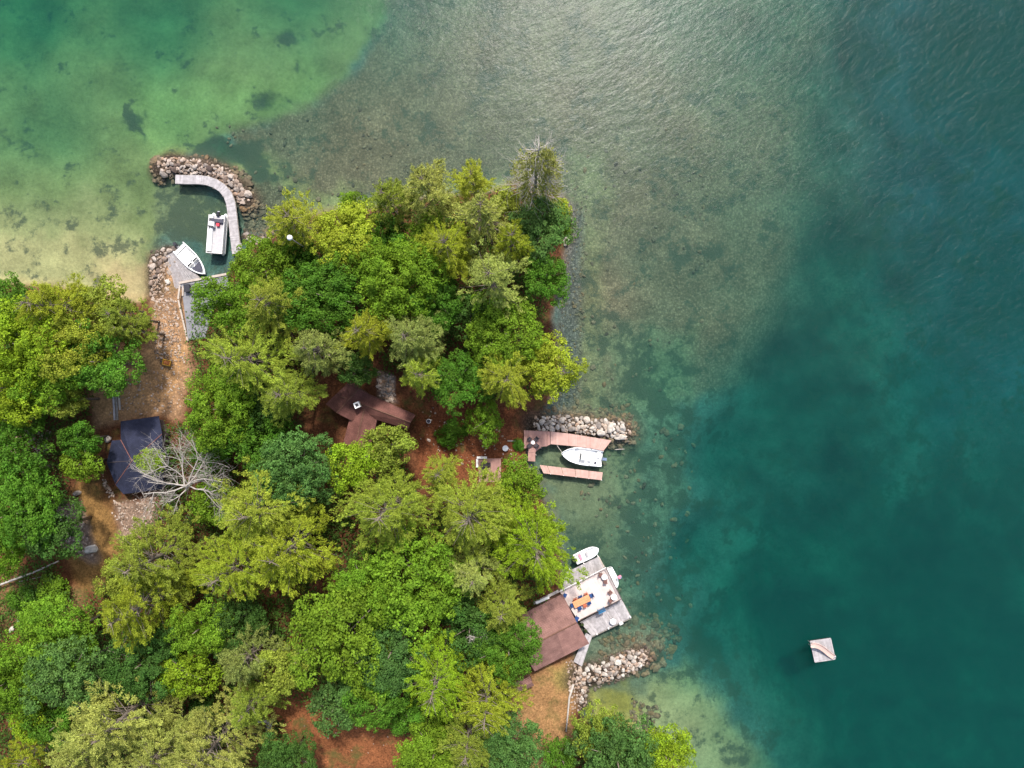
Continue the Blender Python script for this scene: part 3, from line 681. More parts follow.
def pine_crown(Rc, Hc, seed, sparse=1.0):
    """layered sprays of needles radiating from a leader; local z=0 is the middle of the crown"""
    r = np.random.RandomState(seed); out = []; wood = MB()
    nw = int(Hc / .62); az = r.uniform(0, 6.28)
    sect = [1 + .28 * math.sin(az + 1.0) for _ in range(1)]
    lob = r.uniform(.68, 1.10, 9)
    for w in range(nw):
        t = (w + .5) / nw                       # 0 bottom 1 top
        z = -Hc * .5 + Hc * t
        reach = Rc * (1.02 - .84 * t ** 1.5) * (0.72 + .28 * min(1, t * 5))
        nb = r.randint(5, 8)
        for b in range(nb):
            az = r.uniform(0, 6.28); ln = reach * r.uniform(.6, 1.12) * lob[int(az / 6.283 * 9) % 9]
            if r.rand() < .10: continue
            el = R(4 + 34 * t ** 2) + r.normal() * .12
            d = np.array([math.cos(az) * math.cos(el), math.sin(az) * math.cos(el), math.sin(el)])
            p0 = np.array([0, 0, z - .25 * ln * .3])
            wood.tube([tuple(p0), tuple(p0 + d * ln * .5), tuple(p0 + d * ln * .96 + np.array([0, 0, .06 * ln]))], [.04 + .004 * ln, .025, .008], 4, False)
            ns = max(4, int(ln * 3.6 * sparse)); side = np.array([-math.sin(az), math.cos(az), 0])
            for s in range(ns):
                u = r.uniform(.22, 1.0) ** .75; sg = r.choice([-1, 1]); sp = sg * r.uniform(.0, .34) * ln * (1.2 - u * .75)
                base = p0 + d * ln * u + side * sp + np.array([0, 0, .10 * ln * u * u + r.normal() * .08])
                dir_ = d * 1.0 + side * sg * r.uniform(.1, .9) + np.array([0, 0, r.uniform(-.05, .45)]); dir_ /= np.linalg.norm(dir_)
                m = r.randint(30, 46); q = r.uniform(-.1, 1.0, (m, 1)); sl = r.uniform(.35, .7)
                p = base + dir_ * q * sl + r.normal(size=(m, 3)) * np.array([.10, .10, .07])
                al = dir_ + r.normal(size=(m, 3)) * .5 + np.array([0, 0, .1])
                nn = np.array([0, 0, 1.0]) + r.normal(size=(m, 3)) * .65
                out.append(cards(p, nn, r.uniform(.13, .32, m), .27, r, al, .4))
    return quads_mesh('crown', np.concatenate(out), M['needle']), wood
def trunk_mesh(hb, Rc, seed, limbs=True, extra=None, up=0.0):
    """hb: trunk length from ground to crown centre; z=0 at crown centre"""
    r = random.Random(seed); mb = MB(); rb = .08 + .025 * Rc
    mb.tube([(0, 0, -hb - .4), (.05, .02, -hb * .5), (0, .05, 0), (0.02, 0, up)], [rb * 1.25, rb, rb * .7, rb * .2], 7)
    if limbs:
        for i in range(7):
            a = r.uniform(0, 6.28); z = r.uniform(-.75, .0) * Rc * .6; l = Rc * r.uniform(.45, .8)
            mb.tube([(0, 0, z), (math.cos(a) * l * .5, math.sin(a) * l * .5, z + l * .25), (math.cos(a) * l, math.sin(a) * l, z + l * .55)], [rb * .45, rb * .3, rb * .1], 5)
    if extra:
        o = len(mb.v); mb.v += extra.v; mb.f += [tuple(o + i for i in f) for f in extra.f]
    return mb.mesh('trunk', M['bark'], smooth=True)

PROTO = {}
for i, Rc in enumerate((2.0, 3.1, 4.3, 5.6)):
    for k in range(3):
        PROTO['b', i, k] = (Rc, broadleaf(Rc, 100 + i * 10 + k), trunk_mesh(9 - (3 - i) * 1.2, Rc, i * 3 + k, True, None, Rc * .4))
for i, (Rc, Hc) in enumerate(((2.2, 6.0), (3.5, 8.0), (4.8, 9.5), (6.2, 10.5))):
    for k in range(3):
        cm, wd = pine_crown(Rc, Hc, 300 + i * 10 + k)
        PROTO['p', i, k] = (Rc, cm, trunk_mesh(9, Rc, i * 3 + k + 50, False, wd, Hc * .5))
cm, wd = pine_crown(3.8, 8.0, 390, .38); PROTO['s', 1, 0] = (3.8, cm, trunk_mesh(9, 3.8, 77, False, wd, 4.0)); PROTO['s', 1, 1] = PROTO['s', 1, 0]

G = {'bright': (.13, .222, .016), 'mid': (.08, .175, .016), 'dark': (.055, .115, .020), 'blue': (.078, .155, .034), 'lime': (.20, .29, .016), 'yell': (.25, .295, .024), 'gold': (.29, .31, .032),
     'pale': (.30, .34, .075), 'olive': (.215, .265, .034), 'grey': (.20, .25, .060), 'pineg': (.255, .31, .036)}
# x, y, radius (survey units), form, tint, height of crown centre above ground, label
TREES = [
 (300, 224, 32, 'p', 'gold', 11, 'golden yellow-green pine nearest the curved breakwater, at the north-west edge of the grove'),
 (346, 236, 28, 'b', 'yell', 10, 'yellow-green leafy tree right of the golden pine at the north shore'),
 (352, 209, 14, 'b', 'bright', 8, 'small bright green crown poking over the north shore beside the golden pine'),
 (263, 264, 29, 'b', 'bright', 9, 'bright green tree overhanging the landing end of the curved walkway'),
 (389, 203, 24, 'p', 'olive', 12, 'olive pine on the north shore between the small green crown and the pale yellow pine'),
 (428, 193, 31, 'p', 'pale', 13, 'pale yellow bushy pine at the middle of the north shore'),
 (473, 183, 19, 'p', 'gold', 11, 'small straw-coloured pine left of the dying pine'),
 (482, 215, 31, 's', 'pale', 13, 'thin greyish-yellow pine with see-through crown behind the point'),
 (448, 250, 27, 'p', 'yell', 13, 'mustard-olive pine left of the pine with a star-shaped top'),
 (512, 243, 26, 'p', 'yell', 12, 'mustard-olive pine directly west of the dark green trees on the point'),
 (490, 280, 30, 's', 'pale', 14, 'pale pine with a star-shaped top of radiating branches'),
 (539, 229, 29, 'b', 'blue', 9, 'dark blue-green round tree at the tip of the point beside the cream boulders'),
 (546, 277, 25, 'b', 'mid', 9, 'mid green round tree on the east shore, just south of the blue-green tree'),
 (560, 202, 11, 'b', 'yell', 4, 'low yellow-green bush right of the dying pine on the point'),
 (568, 225, 6, 'b', 'bright', 2, 'tiny bright green bush between the cream shore boulders'),
 (297, 256, 20, 'b', 'mid', 8, 'mid green tree under the white globe, just south of the golden pine'),
 (384, 238, 22, 'b', 'mid', 9, 'mid green tree between the olive pine of the north shore and the large leafy tree'),
 (507, 203, 15, 'b', 'olive', 6, 'olive bushy tree directly left of the foot of the dying pine'),
 (471, 316, 20, 'b', 'dark', 8, 'dark tree in the gap just below the pale star-topped pine'),
 (431, 233, 22, 'b', 'bright', 10, 'bright green crown squeezed below the pale yellow pine of the north shore'),
 (400, 282, 38, 'b', 'bright', 11, 'large bright green leafy tree in the middle of the northern grove'),
 (436, 303, 27, 'b', 'mid', 10, 'mid green tree right of the large leafy tree in the northern grove'),
 (506, 335, 36, 'b', 'bright', 10, 'wide bright green tree just north of the golden pine by the pink dock'),
 (507, 380, 30, 'p', 'gold', 11, 'golden-yellow pine right above the terrace with the pink dock'),
 (550, 370, 26, 'b', 'yell', 9, 'yellow-green tree leaning over the east shore north of the pink dock breakwater'),
 (410, 338, 27, 'p', 'grey', 12, 'grey-green pine between the large leafy tree and the brown roofed house'),
 (421, 375, 22, 'p', 'pineg', 12, 'light green pine overhanging the east end of the brown roofed house'),
 (457, 380, 25, 'b', 'mid', 9, 'dark leafy tree between the light green pine and the golden pine by the dock'),
 (486, 421, 17, 'b', 'bright', 6, 'small bright green tree in the red clearing beside the pink dock'),
 (451, 435, 12, 'b', 'mid', 3, 'low green shrub in the middle of the red clearing'),
 (365, 333, 23, 'p', 'yell', 13, 'yellow star-shaped pine north of the brown roofed house'),
 (322, 296, 38, 'b', 'mid', 10, 'deep green broad tree in the northern grove, left of the large leafy tree'),
 (369, 262, 26, 'b', 'bright', 10, 'fresh green crown below the yellow-green tree of the north shore'),
 (274, 305, 31, 'p', 'olive', 12, 'olive feathery pine right of the tree that hides the grey deck'),
 (233, 306, 29, 'b', 'bright', 9, 'bright green tree hiding the east half of the grey deck'),
 (246, 360, 40, 'p', 'pineg', 13, 'broad light yellow-green pine west of the brown roofed house'),
 (316, 350, 24, 'p', 'grey', 13, 'grey-green pine between the broad light pine and the yellow star-shaped pine'),
 (292, 394, 26, 'p', 'olive', 12, 'olive pine touching the west corner of the brown roofed house'),
 (221, 409, 36, 'b', 'bright', 10, 'large bright clumpy tree right of the slate roofed cabin'),
 (262, 402, 28, 'b', 'dark', 8, 'dark green tree in shade between the clumpy tree and the olive pine'),
 (358, 370, 17, 'b', 'dark', 8, 'dark drooping tree over the north side of the brown roof'),
 (258, 438, 28, 'b', 'mid', 8, 'dull green tree right of the bare dead tree'),
 (296, 468, 38, 'b', 'blue', 11, 'large grey-green round tree south of the brown roofed house clearing'),
 (353, 463, 22, 'b', 'lime', 10, 'vivid lime green tree at the south side of the brown roofed house'),
 (386, 447, 23, 'b', 'olive', 9, 'dull olive round tree covering the south wing of the brown roofed house'),
 (262, 508, 44, 'p', 'pineg', 13, 'broad light olive pine south-east of the bare dead tree'),
 (290, 548, 44, 'p', 'yell', 13, 'broad yellow-olive pine south of the grey-green round tree'),
 (232, 570, 34, 'p', 'yell', 12, 'yellow-olive pine left of the broad yellow-olive pine'),
 (389, 508, 42, 'p', 'pineg', 14, 'tall pale pine with a grey leader, west of the three pines by the boathouse'),
 (471, 511, 43, 'p', 'pineg', 14, 'big light green pine in the middle of the row south of the pink dock'),
 (535, 545, 47, 'p', 'lime', 12, 'big yellow-green pine overhanging the lake just north of the boathouse'),
 (474, 572, 22, 'p', 'pale', 12, 'small pale star-shaped pine between the big pines and the dark trees'),
 (440, 472, 19, 'p', 'pineg', 10, 'small light green pine at the south edge of the red clearing'),
 (519, 479, 22, 'b', 'bright', 6, 'bright green round tree at the foot of the pink docks'),
 (518.5, 446, 5, 'b', 'mid', 1, 'small green bush at the west side of the pink terrace'),
 (417, 578, 46, 'b', 'bright', 11, 'wide bright green leafy tree south of the tall pale pine'),
 (366, 590, 34, 'b', 'bright', 10, 'green leafy tree left of the wide bright leafy tree below the tall pale pine'),
 (345, 636, 49, 'b', 'bright', 12, 'largest vivid green leafy tree of the southern grove'),
 (392, 650, 36, 'b', 'blue', 11, 'blue-green clumpy tree right of the largest vivid green tree'),
 (376, 694, 34, 'b', 'mid', 10, 'mid green clumpy tree at the top right of the red needle clearing'),
 (335, 706, 24, 'b', 'blue', 9, 'grey-green drooping tree at the top of the red needle clearing'),
 (249, 657, 23, 'p', 'grey', 11, 'small grey-green pine west of the largest vivid green tree'),
 (283, 668, 22, 'b', 'olive', 9, 'olive leafy tree right of the small grey-green pine'),
 (254, 702, 26, 'p', 'olive', 10, 'yellow-green pine just above the grey boardwalk'),
 (200, 628, 28, 'b', 'bright', 10, 'bright green tree with round clumps below the yellow-olive pine on the left'),
 (187, 674, 23, 'b', 'lime', 9, 'light green tree below the tree with round clumps'),
 (236, 622, 26, 'b', 'dark', 8, 'dark green tree in shade behind the tree with round clumps'),
 (150, 560, 42, 'p', 'olive', 11, 'olive pine at the south end of the slate cabin clearing'),
 (140, 606, 42, 'p', 'yell', 12, 'mustard pine right of the red bare patch on the left'),
 (58, 640, 40, 'b', 'bright', 10, 'bright green spreading tree below the red bare patch on the left'),
 (14, 678, 34, 'b', 'bright', 10, 'bright green tree at the left edge of the picture above the lime sapling'),
 (72, 672, 38, 'b', 'blue', 11, 'blue-green broad tree in the lower left, above the pale straw pines'),
 (144, 662, 34, 'b', 'dark', 9, 'dark green shaded tree right of the blue-green broad tree'),
 (30, 722, 18, 'b', 'lime', 8, 'lime yellow sapling in the lower left corner'),
 (56, 726, 22, 'b', 'mid', 8, 'mid green tree right of the lime sapling in the lower left'),
 (124, 716, 48, 'p', 'pale', 12, 'big pale straw-green pine in the lower left'),
 (84, 752, 32, 'p', 'pale', 12, 'pale straw pine at the bottom edge, left of the big straw-green pine'),
 (160, 752, 34, 'p', 'pale', 12, 'pale straw pine at the bottom edge, right of the big straw-green pine'),
 (212, 748, 40, 'p', 'pale', 11, 'pale olive pine at the bottom edge beside the grey boardwalk'),
 (16, 768, 26, 'p', 'yell', 11, 'yellowish pine cut by the bottom left corner'),
 (198, 717, 17, 'b', 'dark', 3, 'dark green low shrub above the pale olive pine at the bottom'),
 (437, 676, 37, 'p', 'lime', 13, 'bright yellow pine with upswept arms in the southern grove'),
 (486, 700, 38, 'p', 'yell', 13, 'yellow-olive pine left of the small brown shed'),
 (468, 738, 28, 'p', 'olive', 12, 'olive pine at the bottom below the bright yellow pine'),
 (509, 648, 33, 'b', 'mid', 10, 'deep green tree overlapping the west edge of the boathouse roof'),
 (470, 628, 30, 'b', 'dark', 9, 'dark green tree with bare grey twigs left of the boathouse'),
 (502, 606, 24, 'p', 'olive', 11, 'olive pine between the big yellow-green pine and the boathouse roof'),
 (511, 744, 33, 'b', 'blue', 9, 'blue-green broad tree at the bottom left of the sandy lawn'),
 (434, 754, 34, 'b', 'bright', 8, 'bright green tree at the bottom edge, right of the red needle clearing'),
 (290, 762, 33, 'b', 'dark', 7, 'dark green round tree at the bottom edge below the grey boardwalk'),
 (402, 716, 18, 'b', 'mid', 5, 'low green tree at the right end of the red needle clearing'),
 (598, 732, 24, 'b', 'olive', 7, 'olive tree on the shore, behind the dark green tree at the bottom right'),
 (616, 758, 40, 'b', 'blue', 9, 'dark green broad tree at the bottom of the shore below the sandy lawn'),
 (664, 752, 24, 'b', 'lime', 7, 'lime yellow tree at the right end of the bottom shore'),
 (560, 756, 18, 'b', 'mid', 5, 'green bush right of the sandy lawn at the bottom edge'),
 (58, 308, 38, 'p', 'yell', 11, 'broad yellow-olive tree beside the sandy cove on the left'),
 (9, 304, 26, 'b', 'mid', 9, 'mid green tree at the left edge beside the sandy cove'),
 (104, 305, 23, 'b', 'olive', 9, 'olive leafy tree on the edge of the sandy cove'),
 (124, 316, 19, 'p', 'olive', 9, 'small olive pine at the east end of the sandy cove'),
 (28, 345, 42, 'b', 'lime', 11, 'yellow-green maple with pale yellow leaves at the left edge'),
 (68, 342, 34, 'b', 'gold', 11, 'maple with bright yellow autumn leaves in the left grove'),
 (100, 362, 31, 'b', 'mid', 10, 'dark leafy tree at the west side of the stony path'),
 (131, 330, 17, 'p', 'olive', 9, 'olive drooping pine beside the stony path on the left'),
 (12, 388, 32, 'b', 'lime', 10, 'light yellow-green tree at the left edge below the maples'),
 (50, 376, 32, 'b', 'bright', 10, 'bright green tree just below the maple with yellow leaves'),
 (64, 400, 20, 'b', 'olive', 8, 'olive tree above the orange tub on the left'),
 (8, 420, 22, 'b', 'mid', 8, 'mid green tree at the left edge beside the orange tub'),
 (79, 440, 18, 'b', 'mid', 7, 'mid green tree west of the slate roofed cabin'),
 (82, 464, 16, 'b', 'bright', 6, 'small bright tree close to the west corner of the slate roof'),
 (16, 472, 32, 'b', 'mid', 9, 'leafy tree at the left edge level with the slate roofed cabin'),
 (30, 510, 35, 'b', 'mid', 10, 'large dark leafy tree west of the clearing with the bluish slab'),
 (50, 530, 24, 'b', 'dark', 9, 'dark green tree just above the fallen log'),
 (4, 545, 25, 'b', 'bright', 9, 'bright green tree at the left edge above the fallen log'),
 (152, 462, 12, 'b', 'lime', 7, 'lime green young tree over the slate roof'),
 (212, 452, 17, 'b', 'mid', 5, 'low green tree beneath the branches of the bare dead tree'),
 (212, 504, 20, 'b', 'bright', 5, 'low bright green tree south of the bare dead tree trunk'),
 (10, 604, 12, 'b', 'mid', 4, 'low green bush below the fallen log'),
 (52, 592, 12, 'b', 'bright', 2, 'tiny bright shrub in the red bare patch on the left'),
 (116, 580, 16, 'b', 'olive', 3, 'low olive shrub between the flat pale boulder and the mustard pine'),
]
TN = {'b': 'broadleaf_tree', 'p': 'pine_tree', 's': 'pine_tree'}
ti = 0
def plant_tree(px, py, rp, form, tint, hc, label):
    global ti
    ti += 1
    base = W(px, py, hc + 1.2)
    g = gw(base.x, base.y); g = max(g, .1) if hc < 5 else max(g, -.3)
    rm = rp * (H - hc - 1.2) / F * (1.20 if form == 'b' else 1.36)
    opts = sorted([k for k in PROTO if k[0] == form], key=lambda k: abs(PROTO[k][0] - rm))
    best = [k for k in opts if PROTO[k][0] == PROTO[opts[0]][0]]
    rc, cm, tm = PROTO[rnd.choice(best)]
    s = rm / rc; small = hc < 5
    root = empty('bush' if small and form == 'b' else TN[form], (base.x, base.y, g), label, 'bush' if small and form == 'b' else 'tree', 'bushes along the shore and clearings' if small and form == 'b' else ('pines of the wooded shore' if form != 'b' else 'leafy trees of the wooded shore'))
    cz = hc + 1.2 - g if not small else rm * .55
    root.rotation_euler = (0, 0, rnd.uniform(0, 6.28))
    c = bpy.data.objects.new('crown', cm); COL.objects.link(c); c.parent = root; c.location = (0, 0, cz)
    c.scale = (s * rnd.uniform(.86, 1.12), s * rnd.uniform(.90, 1.16), s * rnd.uniform(.85, 1.15))
    t = G[tint]; j = rnd.uniform(.9, 1.12); c.color = (t[0] * j * rnd.uniform(.93, 1.07), t[1] * j, t[2] * j, 1)
    k = bpy.data.objects.new('trunk', tm); COL.objects.link(k); k.parent = root; k.location = (0, 0, cz)
    sz = s if form != 'b' else max(s, .6)
    hb = -min(v.co.z for v in tm.vertices[:7]) - .4
    k.scale = (s, s, (cz + .1) / hb if hb > 0 else 1)
    return root
for t in TREES: plant_tree(*t)

# low undergrowth of the wood (ferns, seedlings, huckleberry)
OPEN = [[(150, 240), (192, 250), (200, 370), (195, 420), (170, 425), (160, 500), (130, 560), (90, 600), (60, 540), (95, 430), (100, 400)], [(404, 398), (535, 398), (540, 470), (480, 492), (410, 470)], [(515, 655), (600, 590), (600, 700), (575, 740), (540, 770), (505, 730)],
        [(285, 690), (400, 690), (420, 740), (380, 770), (300, 770)], [(310, 375), (420, 375), (425, 440), (340, 450), (310, 440)], [(100, 410), (170, 410), (170, 500), (100, 500)]]
cx_ = nr.uniform(-30, 690, 24000); cy_ = nr.uniform(180, 800, 24000)
okm = sdf(COAST, cx_, cy_) > 9
for q in OPEN: okm &= sdf(q, cx_, cy_) < -2
okm &= fbm(cx_, cy_, 26, 91) > .33
out = []
for a_, b_ in zip(cx_[okm], cy_[okm]):
    p = W(a_, b_, 0); zz = gz(a_, b_); m = 9; tall = nr.rand() < .3; hgt = nr.uniform(1.2, 3.6) if tall else nr.uniform(.2, 1.2); m = 20 if tall else 9; sp = .55 if tall else .38
    out.append(cards(np.array([p.x, p.y, zz + hgt * .7]) + nr.normal(size=(m, 3)) * np.array([sp, sp, sp * .45]), nr.normal(size=(m, 3)) * .5 + np.array([0, 0, 1.]), nr.uniform(.18, .42, m), .6, nr))
uc = bpy.data.objects.new('undergrowth', quads_mesh('undergrowth', np.concatenate(out), M['leaf'])); COL.objects.link(uc); uc.color = (.06, .115, .018, 1)
tag(uc, 'low green ferns and seedlings covering the shaded forest floor', 'undergrowth', None, 'stuff')

# bare dead tree right of the slate roofed cabin
def grow(mb, p, d, l, rad, depth, r, up=.12):
    n = 4; pts = [p.copy()]; dd = d.copy()
    for i in range(n):
        dd = (dd + Vector((r.gauss(0, .16), r.gauss(0, .16), r.gauss(0, .12) + up * .3))).normalized(); pts.append(pts[-1] + dd * (l / n))
    mb.tube(pts, [rad * (1 - .6 * i / n) for i in range(n + 1)], 5 if rad > .03 else 3, False)
    if depth == 0: return
    k = r.randint(4, 5) if depth > 1 else r.randint(4, 6)
    for i in range(k):
        t = r.uniform(.3, 1.0); q = pts[int(t * n) if t < 1 else n]
        ax = Vector((r.gauss(0, 1), r.gauss(0, 1), r.gauss(0, .55))).normalized()
        nd = (dd * .75 + ax * .75).normalized(); grow(mb, q, nd, l * r.uniform(.5, .75), rad * .45, depth - 1, r, up)
r = random.Random(4)
b0 = W(189, 484, 7.6); top = Vector((b0.x - .3, b0.y - .2, 8.2)); g0 = gw(b0.x, b0.y)
dt = empty('dead_tree', (b0.x, b0.y, g0), 'bare grey dead tree spreading over the edge of the slate roof', 'dead tree')
mb = MB(); mb.tube([(b0.x, b0.y, g0 - .3), (b0.x - .1, b0.y, 4), tuple(top)], [.24, .19, .15], 8)
part('trunk', mb, 'dead_wood', dt, True)
for ang, l in ((28, 5.2), (75, 4.6), (128, 4.0), (165, 4.2), (205, 4.4), (250, 2.6), (-22, 4.6), (50, 4.4), (100, 3.6), (187, 3.8)):
    mb = MB(); a = R(ang); grow(mb, top - Vector((0, 0, r.uniform(0, 1.2))), Vector((math.cos(a), math.sin(a), .22)), l * 1.28, .11, 3, r, .1)
    part('limb', mb, 'dead_wood', dt, True)
# dying pine on the point
b0 = W(533, 203, .3); g0 = max(gw(b0.x, b0.y), .1)
dp = empty('dying_pine', (b0.x, b0.y, g0), 'dying grey pine with bare branches leaning out at the tip of the point', 'tree')
mb = MB(); mb.tube([(b0.x, b0.y, g0 - .3), (b0.x + .1, b0.y, 9), (b0.x - .1, b0.y + .1, 18), (b0.x, b0.y, 25)], [.30, .22, .13, .03], 8); part('trunk', mb, 'post_wood', dp, True)
mb = MB(); r = random.Random(9)
for i in range(110):
    z = r.uniform(3, 24); a = r.uniform(0, 6.28); l = (1.6 + 3.4 * (1 - abs(z - 10) / 14)) * r.uniform(.5, 1.05)
    grow(mb, Vector((b0.x, b0.y, z)), Vector((math.cos(a), math.sin(a), .05)), l, .045, 1, r, .06)
part('branch', mb, 'dead_wood', dp, True, 'bare grey whorls of branches')
rr = np.random.RandomState(5); out = []
for i in range(130):
    z = rr.uniform(5, 23); a = rr.choice([0.0, .4, 5.9, 5.4, 2.7, 3.4, 4.4]) + rr.normal() * .5; l = (1.0 + 2.4 * (1 - abs(z - 11) / 13)) * rr.uniform(.4, 1.05); m = 40
    c = np.array([b0.x + math.cos(a) * l, b0.y + math.sin(a) * l, z]); p = c + rr.normal(size=(m, 3)) * np.array([.34, .34, .18])
    out.append(cards(p, np.array([0, 0, 1.]) + rr.normal(size=(m, 3)) * .6, rr.uniform(.2, .4, m), .4, rr, None, .4))
v = np.concatenate(out) - np.array([b0.x, b0.y, g0])
c = bpy.data.objects.new('foliage', quads_mesh('foliage', v, M['needle'])); COL.objects.link(c); c.parent = dp; c.color = (.19, .20, .045, 1)
# bare twigs rising over the dark tree left of the boathouse
b0 = W(478, 634, 11); sn = empty('snag', (b0.x, b0.y, gw(b0.x, b0.y)), 'slender dead snag with white bare twigs above the dark tree left of the boathouse', 'dead tree')
mb = MB(); mb.tube([(b0.x, b0.y, 0.3), (b0.x, b0.y, 12.2)], [.12, .06], 6)
part('trunk', mb, 'dead_wood', sn, True)
mb = MB()
for ang in (10, 150, 200, 95): grow(mb, Vector((b0.x, b0.y, 12.2)), Vector((math.cos(R(ang)), math.sin(R(ang)), .12)), 1.1, .06, 2, random.Random(ang), .1)
part('branch', mb, 'dead_wood', sn, True)

# fallen logs
def log(name, pts, rad, label, mat='dead_wood', cat='log', group=None):
    P = [W(p[0], p[1], 0) + Vector((0, 0, max(gz(p[0], p[1]), -.05) + rad * .9 + (p[2] if len(p) > 2 else 0))) for p in pts]
    mb = MB().tube(P, [rad * (1.1 - .5 * i / (len(P) - 1)) for i in range(len(P))], 8); return solo(name, mb, mat, P[0], label, cat, group, smooth=True)
log('fallen_log', [(-6, 587, .8), (20, 577, .8), (45, 568, .7), (69, 557, .5)], .17, 'long pale fallen log lying above the red bare patch on the left')
log('driftwood_log', [(573, 682.5), (569, 695), (567.5, 710), (565.5, 728)], .16, 'white weathered log edging the sandy lawn by the breakwater')
log('floating_stick', [(615, 449.6), (624.5, 449)], .06, 'thin white stick floating off the end of the pink dock breakwater')
log('thin_pole', [(28, 578, .2), (60, 571, .2)], .05, 'thin pale pole lying just below the long fallen log')
log('edging_timber', [(507.5, 440.3), (520, 441)], .12, 'grey timber edging a step in the red clearing west of the pink terrace')

# ---------------------------------------------------------------- docks
def post(mb, px, py, z1, r=.075, zb=None):
    g = gz(px, py) if zb is None else zb
    p = W(px, py, z1); mb.cyl((p.x, p.y, g - .3), r, z1 - g + .3, 8); return mb
def posts(root, lst, z1, mat='post_wood', r=.075):
    for px, py in lst: part('post', post(MB(), px, py, z1, r), mat, root, True)
def WP(px, py, z): v = W(px, py, z); return (v.x, v.y)
# curved walkway
cl = [(175.3, 179.2), (186, 179.6), (198, 179.6), (207, 180.6), (215, 183.5), (222, 188), (227.5, 194.5), (230.5, 203), (232, 214), (233.5, 228), (235, 241), (236.5, 253.5)]
z = .75; o = empty('curved_walkway', W(215, 190, 0), 'grey board walkway curving inside the boulder breakwater of the cove', 'dock')
mb = MB(); st = MB(); P = [Vector(WP(a, b, z)) for a, b in cl]; lf = []; rt = []
for i, p in enumerate(P):
    d = (P[min(i + 1, len(P) - 1)] - P[max(i - 1, 0)]).normalized(); n = Vector((-d.y, d.x)); lf.append(p + n * .62); rt.append(p - n * .62)
for i in range(len(P) - 1): mb.planks(lf[i], lf[i + 1], rt[i + 1], rt[i], z, w=.145)
part('deck', mb, 'grey_wood', o)
for e in (lf, rt):
    st = MB().tube([(q.x, q.y, z - .14) for q in e], .07, 4); part('stringer', st, 'post_wood', o)
posts(o, [(178, 183.5), (190, 183.8), (201, 184), (213, 188), (222.5, 196), (226, 206), (228, 220), (229.6, 236), (231, 250), (240, 250), (237, 226), (235, 206)], z - .06)
q = [(237, 243), (241.5, 243), (243, 254.5), (238, 254)]
part('landing', MB().planks(*[WP(a, b, z) for a, b in q], z - .01), 'grey_wood', o)
# square pier in the cove
pier = [(166, 257), (172, 252.5), (199, 278), (177, 291.5), (166, 292)]
o = empty('square_pier', W(178, 275, 0), 'short grey board pier with stone infill between the cove beach and the white motorboat', 'pier')
part('deck', MB().planks(WP(166, 256, .5), WP(173, 252, .5), WP(200, 278, .5), WP(168, 292.5, .5), .5, w=.15), 'grey_wood', o)
part('frame', MB().tube([W(173, 252.3, .4), W(199.5, 278, .4)], .1, 4).tube([W(199.5, 278.3, .4), W(168, 292.5, .4)], .1, 4), 'post_wood', o)
for px, py, s in ((163, 258, .6), (167, 264, .8), (164, 270, .7), (169, 273, .9), (164, 278, .7), (163, 286, .7), (175, 262, .45)):
    stone(px, py, s, 'greyish stone lying on top of the square pier', 'stones on the square pier', z=.42, sz=.45, brown=True)
# grey felt deck on the cove shore
z = 1.6; o = empty('cove_deck', W(195, 300, 1), 'grey sloping deck with pale timber edge beams above the cove', 'deck')
part('floor', MB().poly_prism([WP(a, b, z) for a, b in ((181, 283), (228, 275), (229, 290), (214, 305), (205, 338), (188, 340))], z - .2, z), 'asphalt_felt', o)
def beam(a, b, z, w, h): 
    p, q = W(a[0], a[1], z), W(b[0], b[1], z); d = q - p; return MB().box(((p.x + q.x) / 2, (p.y + q.y) / 2, z + h / 2), (d.length, w, h), math.atan2(d.y, d.x))
part('edge_beam', beam((179.5, 283), (227, 274.2), z + .003, .32, .16), 'pale_wood', o)
part('edge_beam', beam((180.2, 285.5), (178.6, 299), z + .003, .24, .16), 'pale_wood', o)
part('edge_beam', beam((183.5, 285.8), (183, 296), z + .006, .2, .12), 'pale_wood', o, label='yellowish short edge beam')
part('edge_beam', beam((178.6, 300), (188, 341), z + .003, .22, .14), 'pale_wood', o)
posts(o, [(181, 284.5), (204, 280), (226, 276), (183, 318), (188, 338)], z - .2, 'post_wood', .1)
p = W(189, 288.6, z); o = empty('hand_cart', p, 'black tub cart with three long dark poles standing on the grey cove deck', 'cart')
t = MB().box((p.x, p.y, z + .45), (.75, 1.0, .5), .12); t.box((p.x, p.y, z + .72), (.82, 1.06, .05), .12); part('tub', t, 'black', o)
for dy in (-.55, 0, .5):
    part('handle', MB().tube([(p.x + .3, p.y + dy * .8, z + .5), (p.x + 3.0, p.y + .62 + dy * .5, z + .35)], .06, 6), 'dark_metal', o)
for dy in (-.5, .5): part('wheel', MB().tube([(p.x - .05, p.y + dy - .05, z + .22), (p.x - .05, p.y + dy + .05, z + .22)], .22, 12), 'black', o)
part('end_cap', MB().ball((p.x + 3.05, p.y + .72, z + .4), .25), 'white_top', o, True)
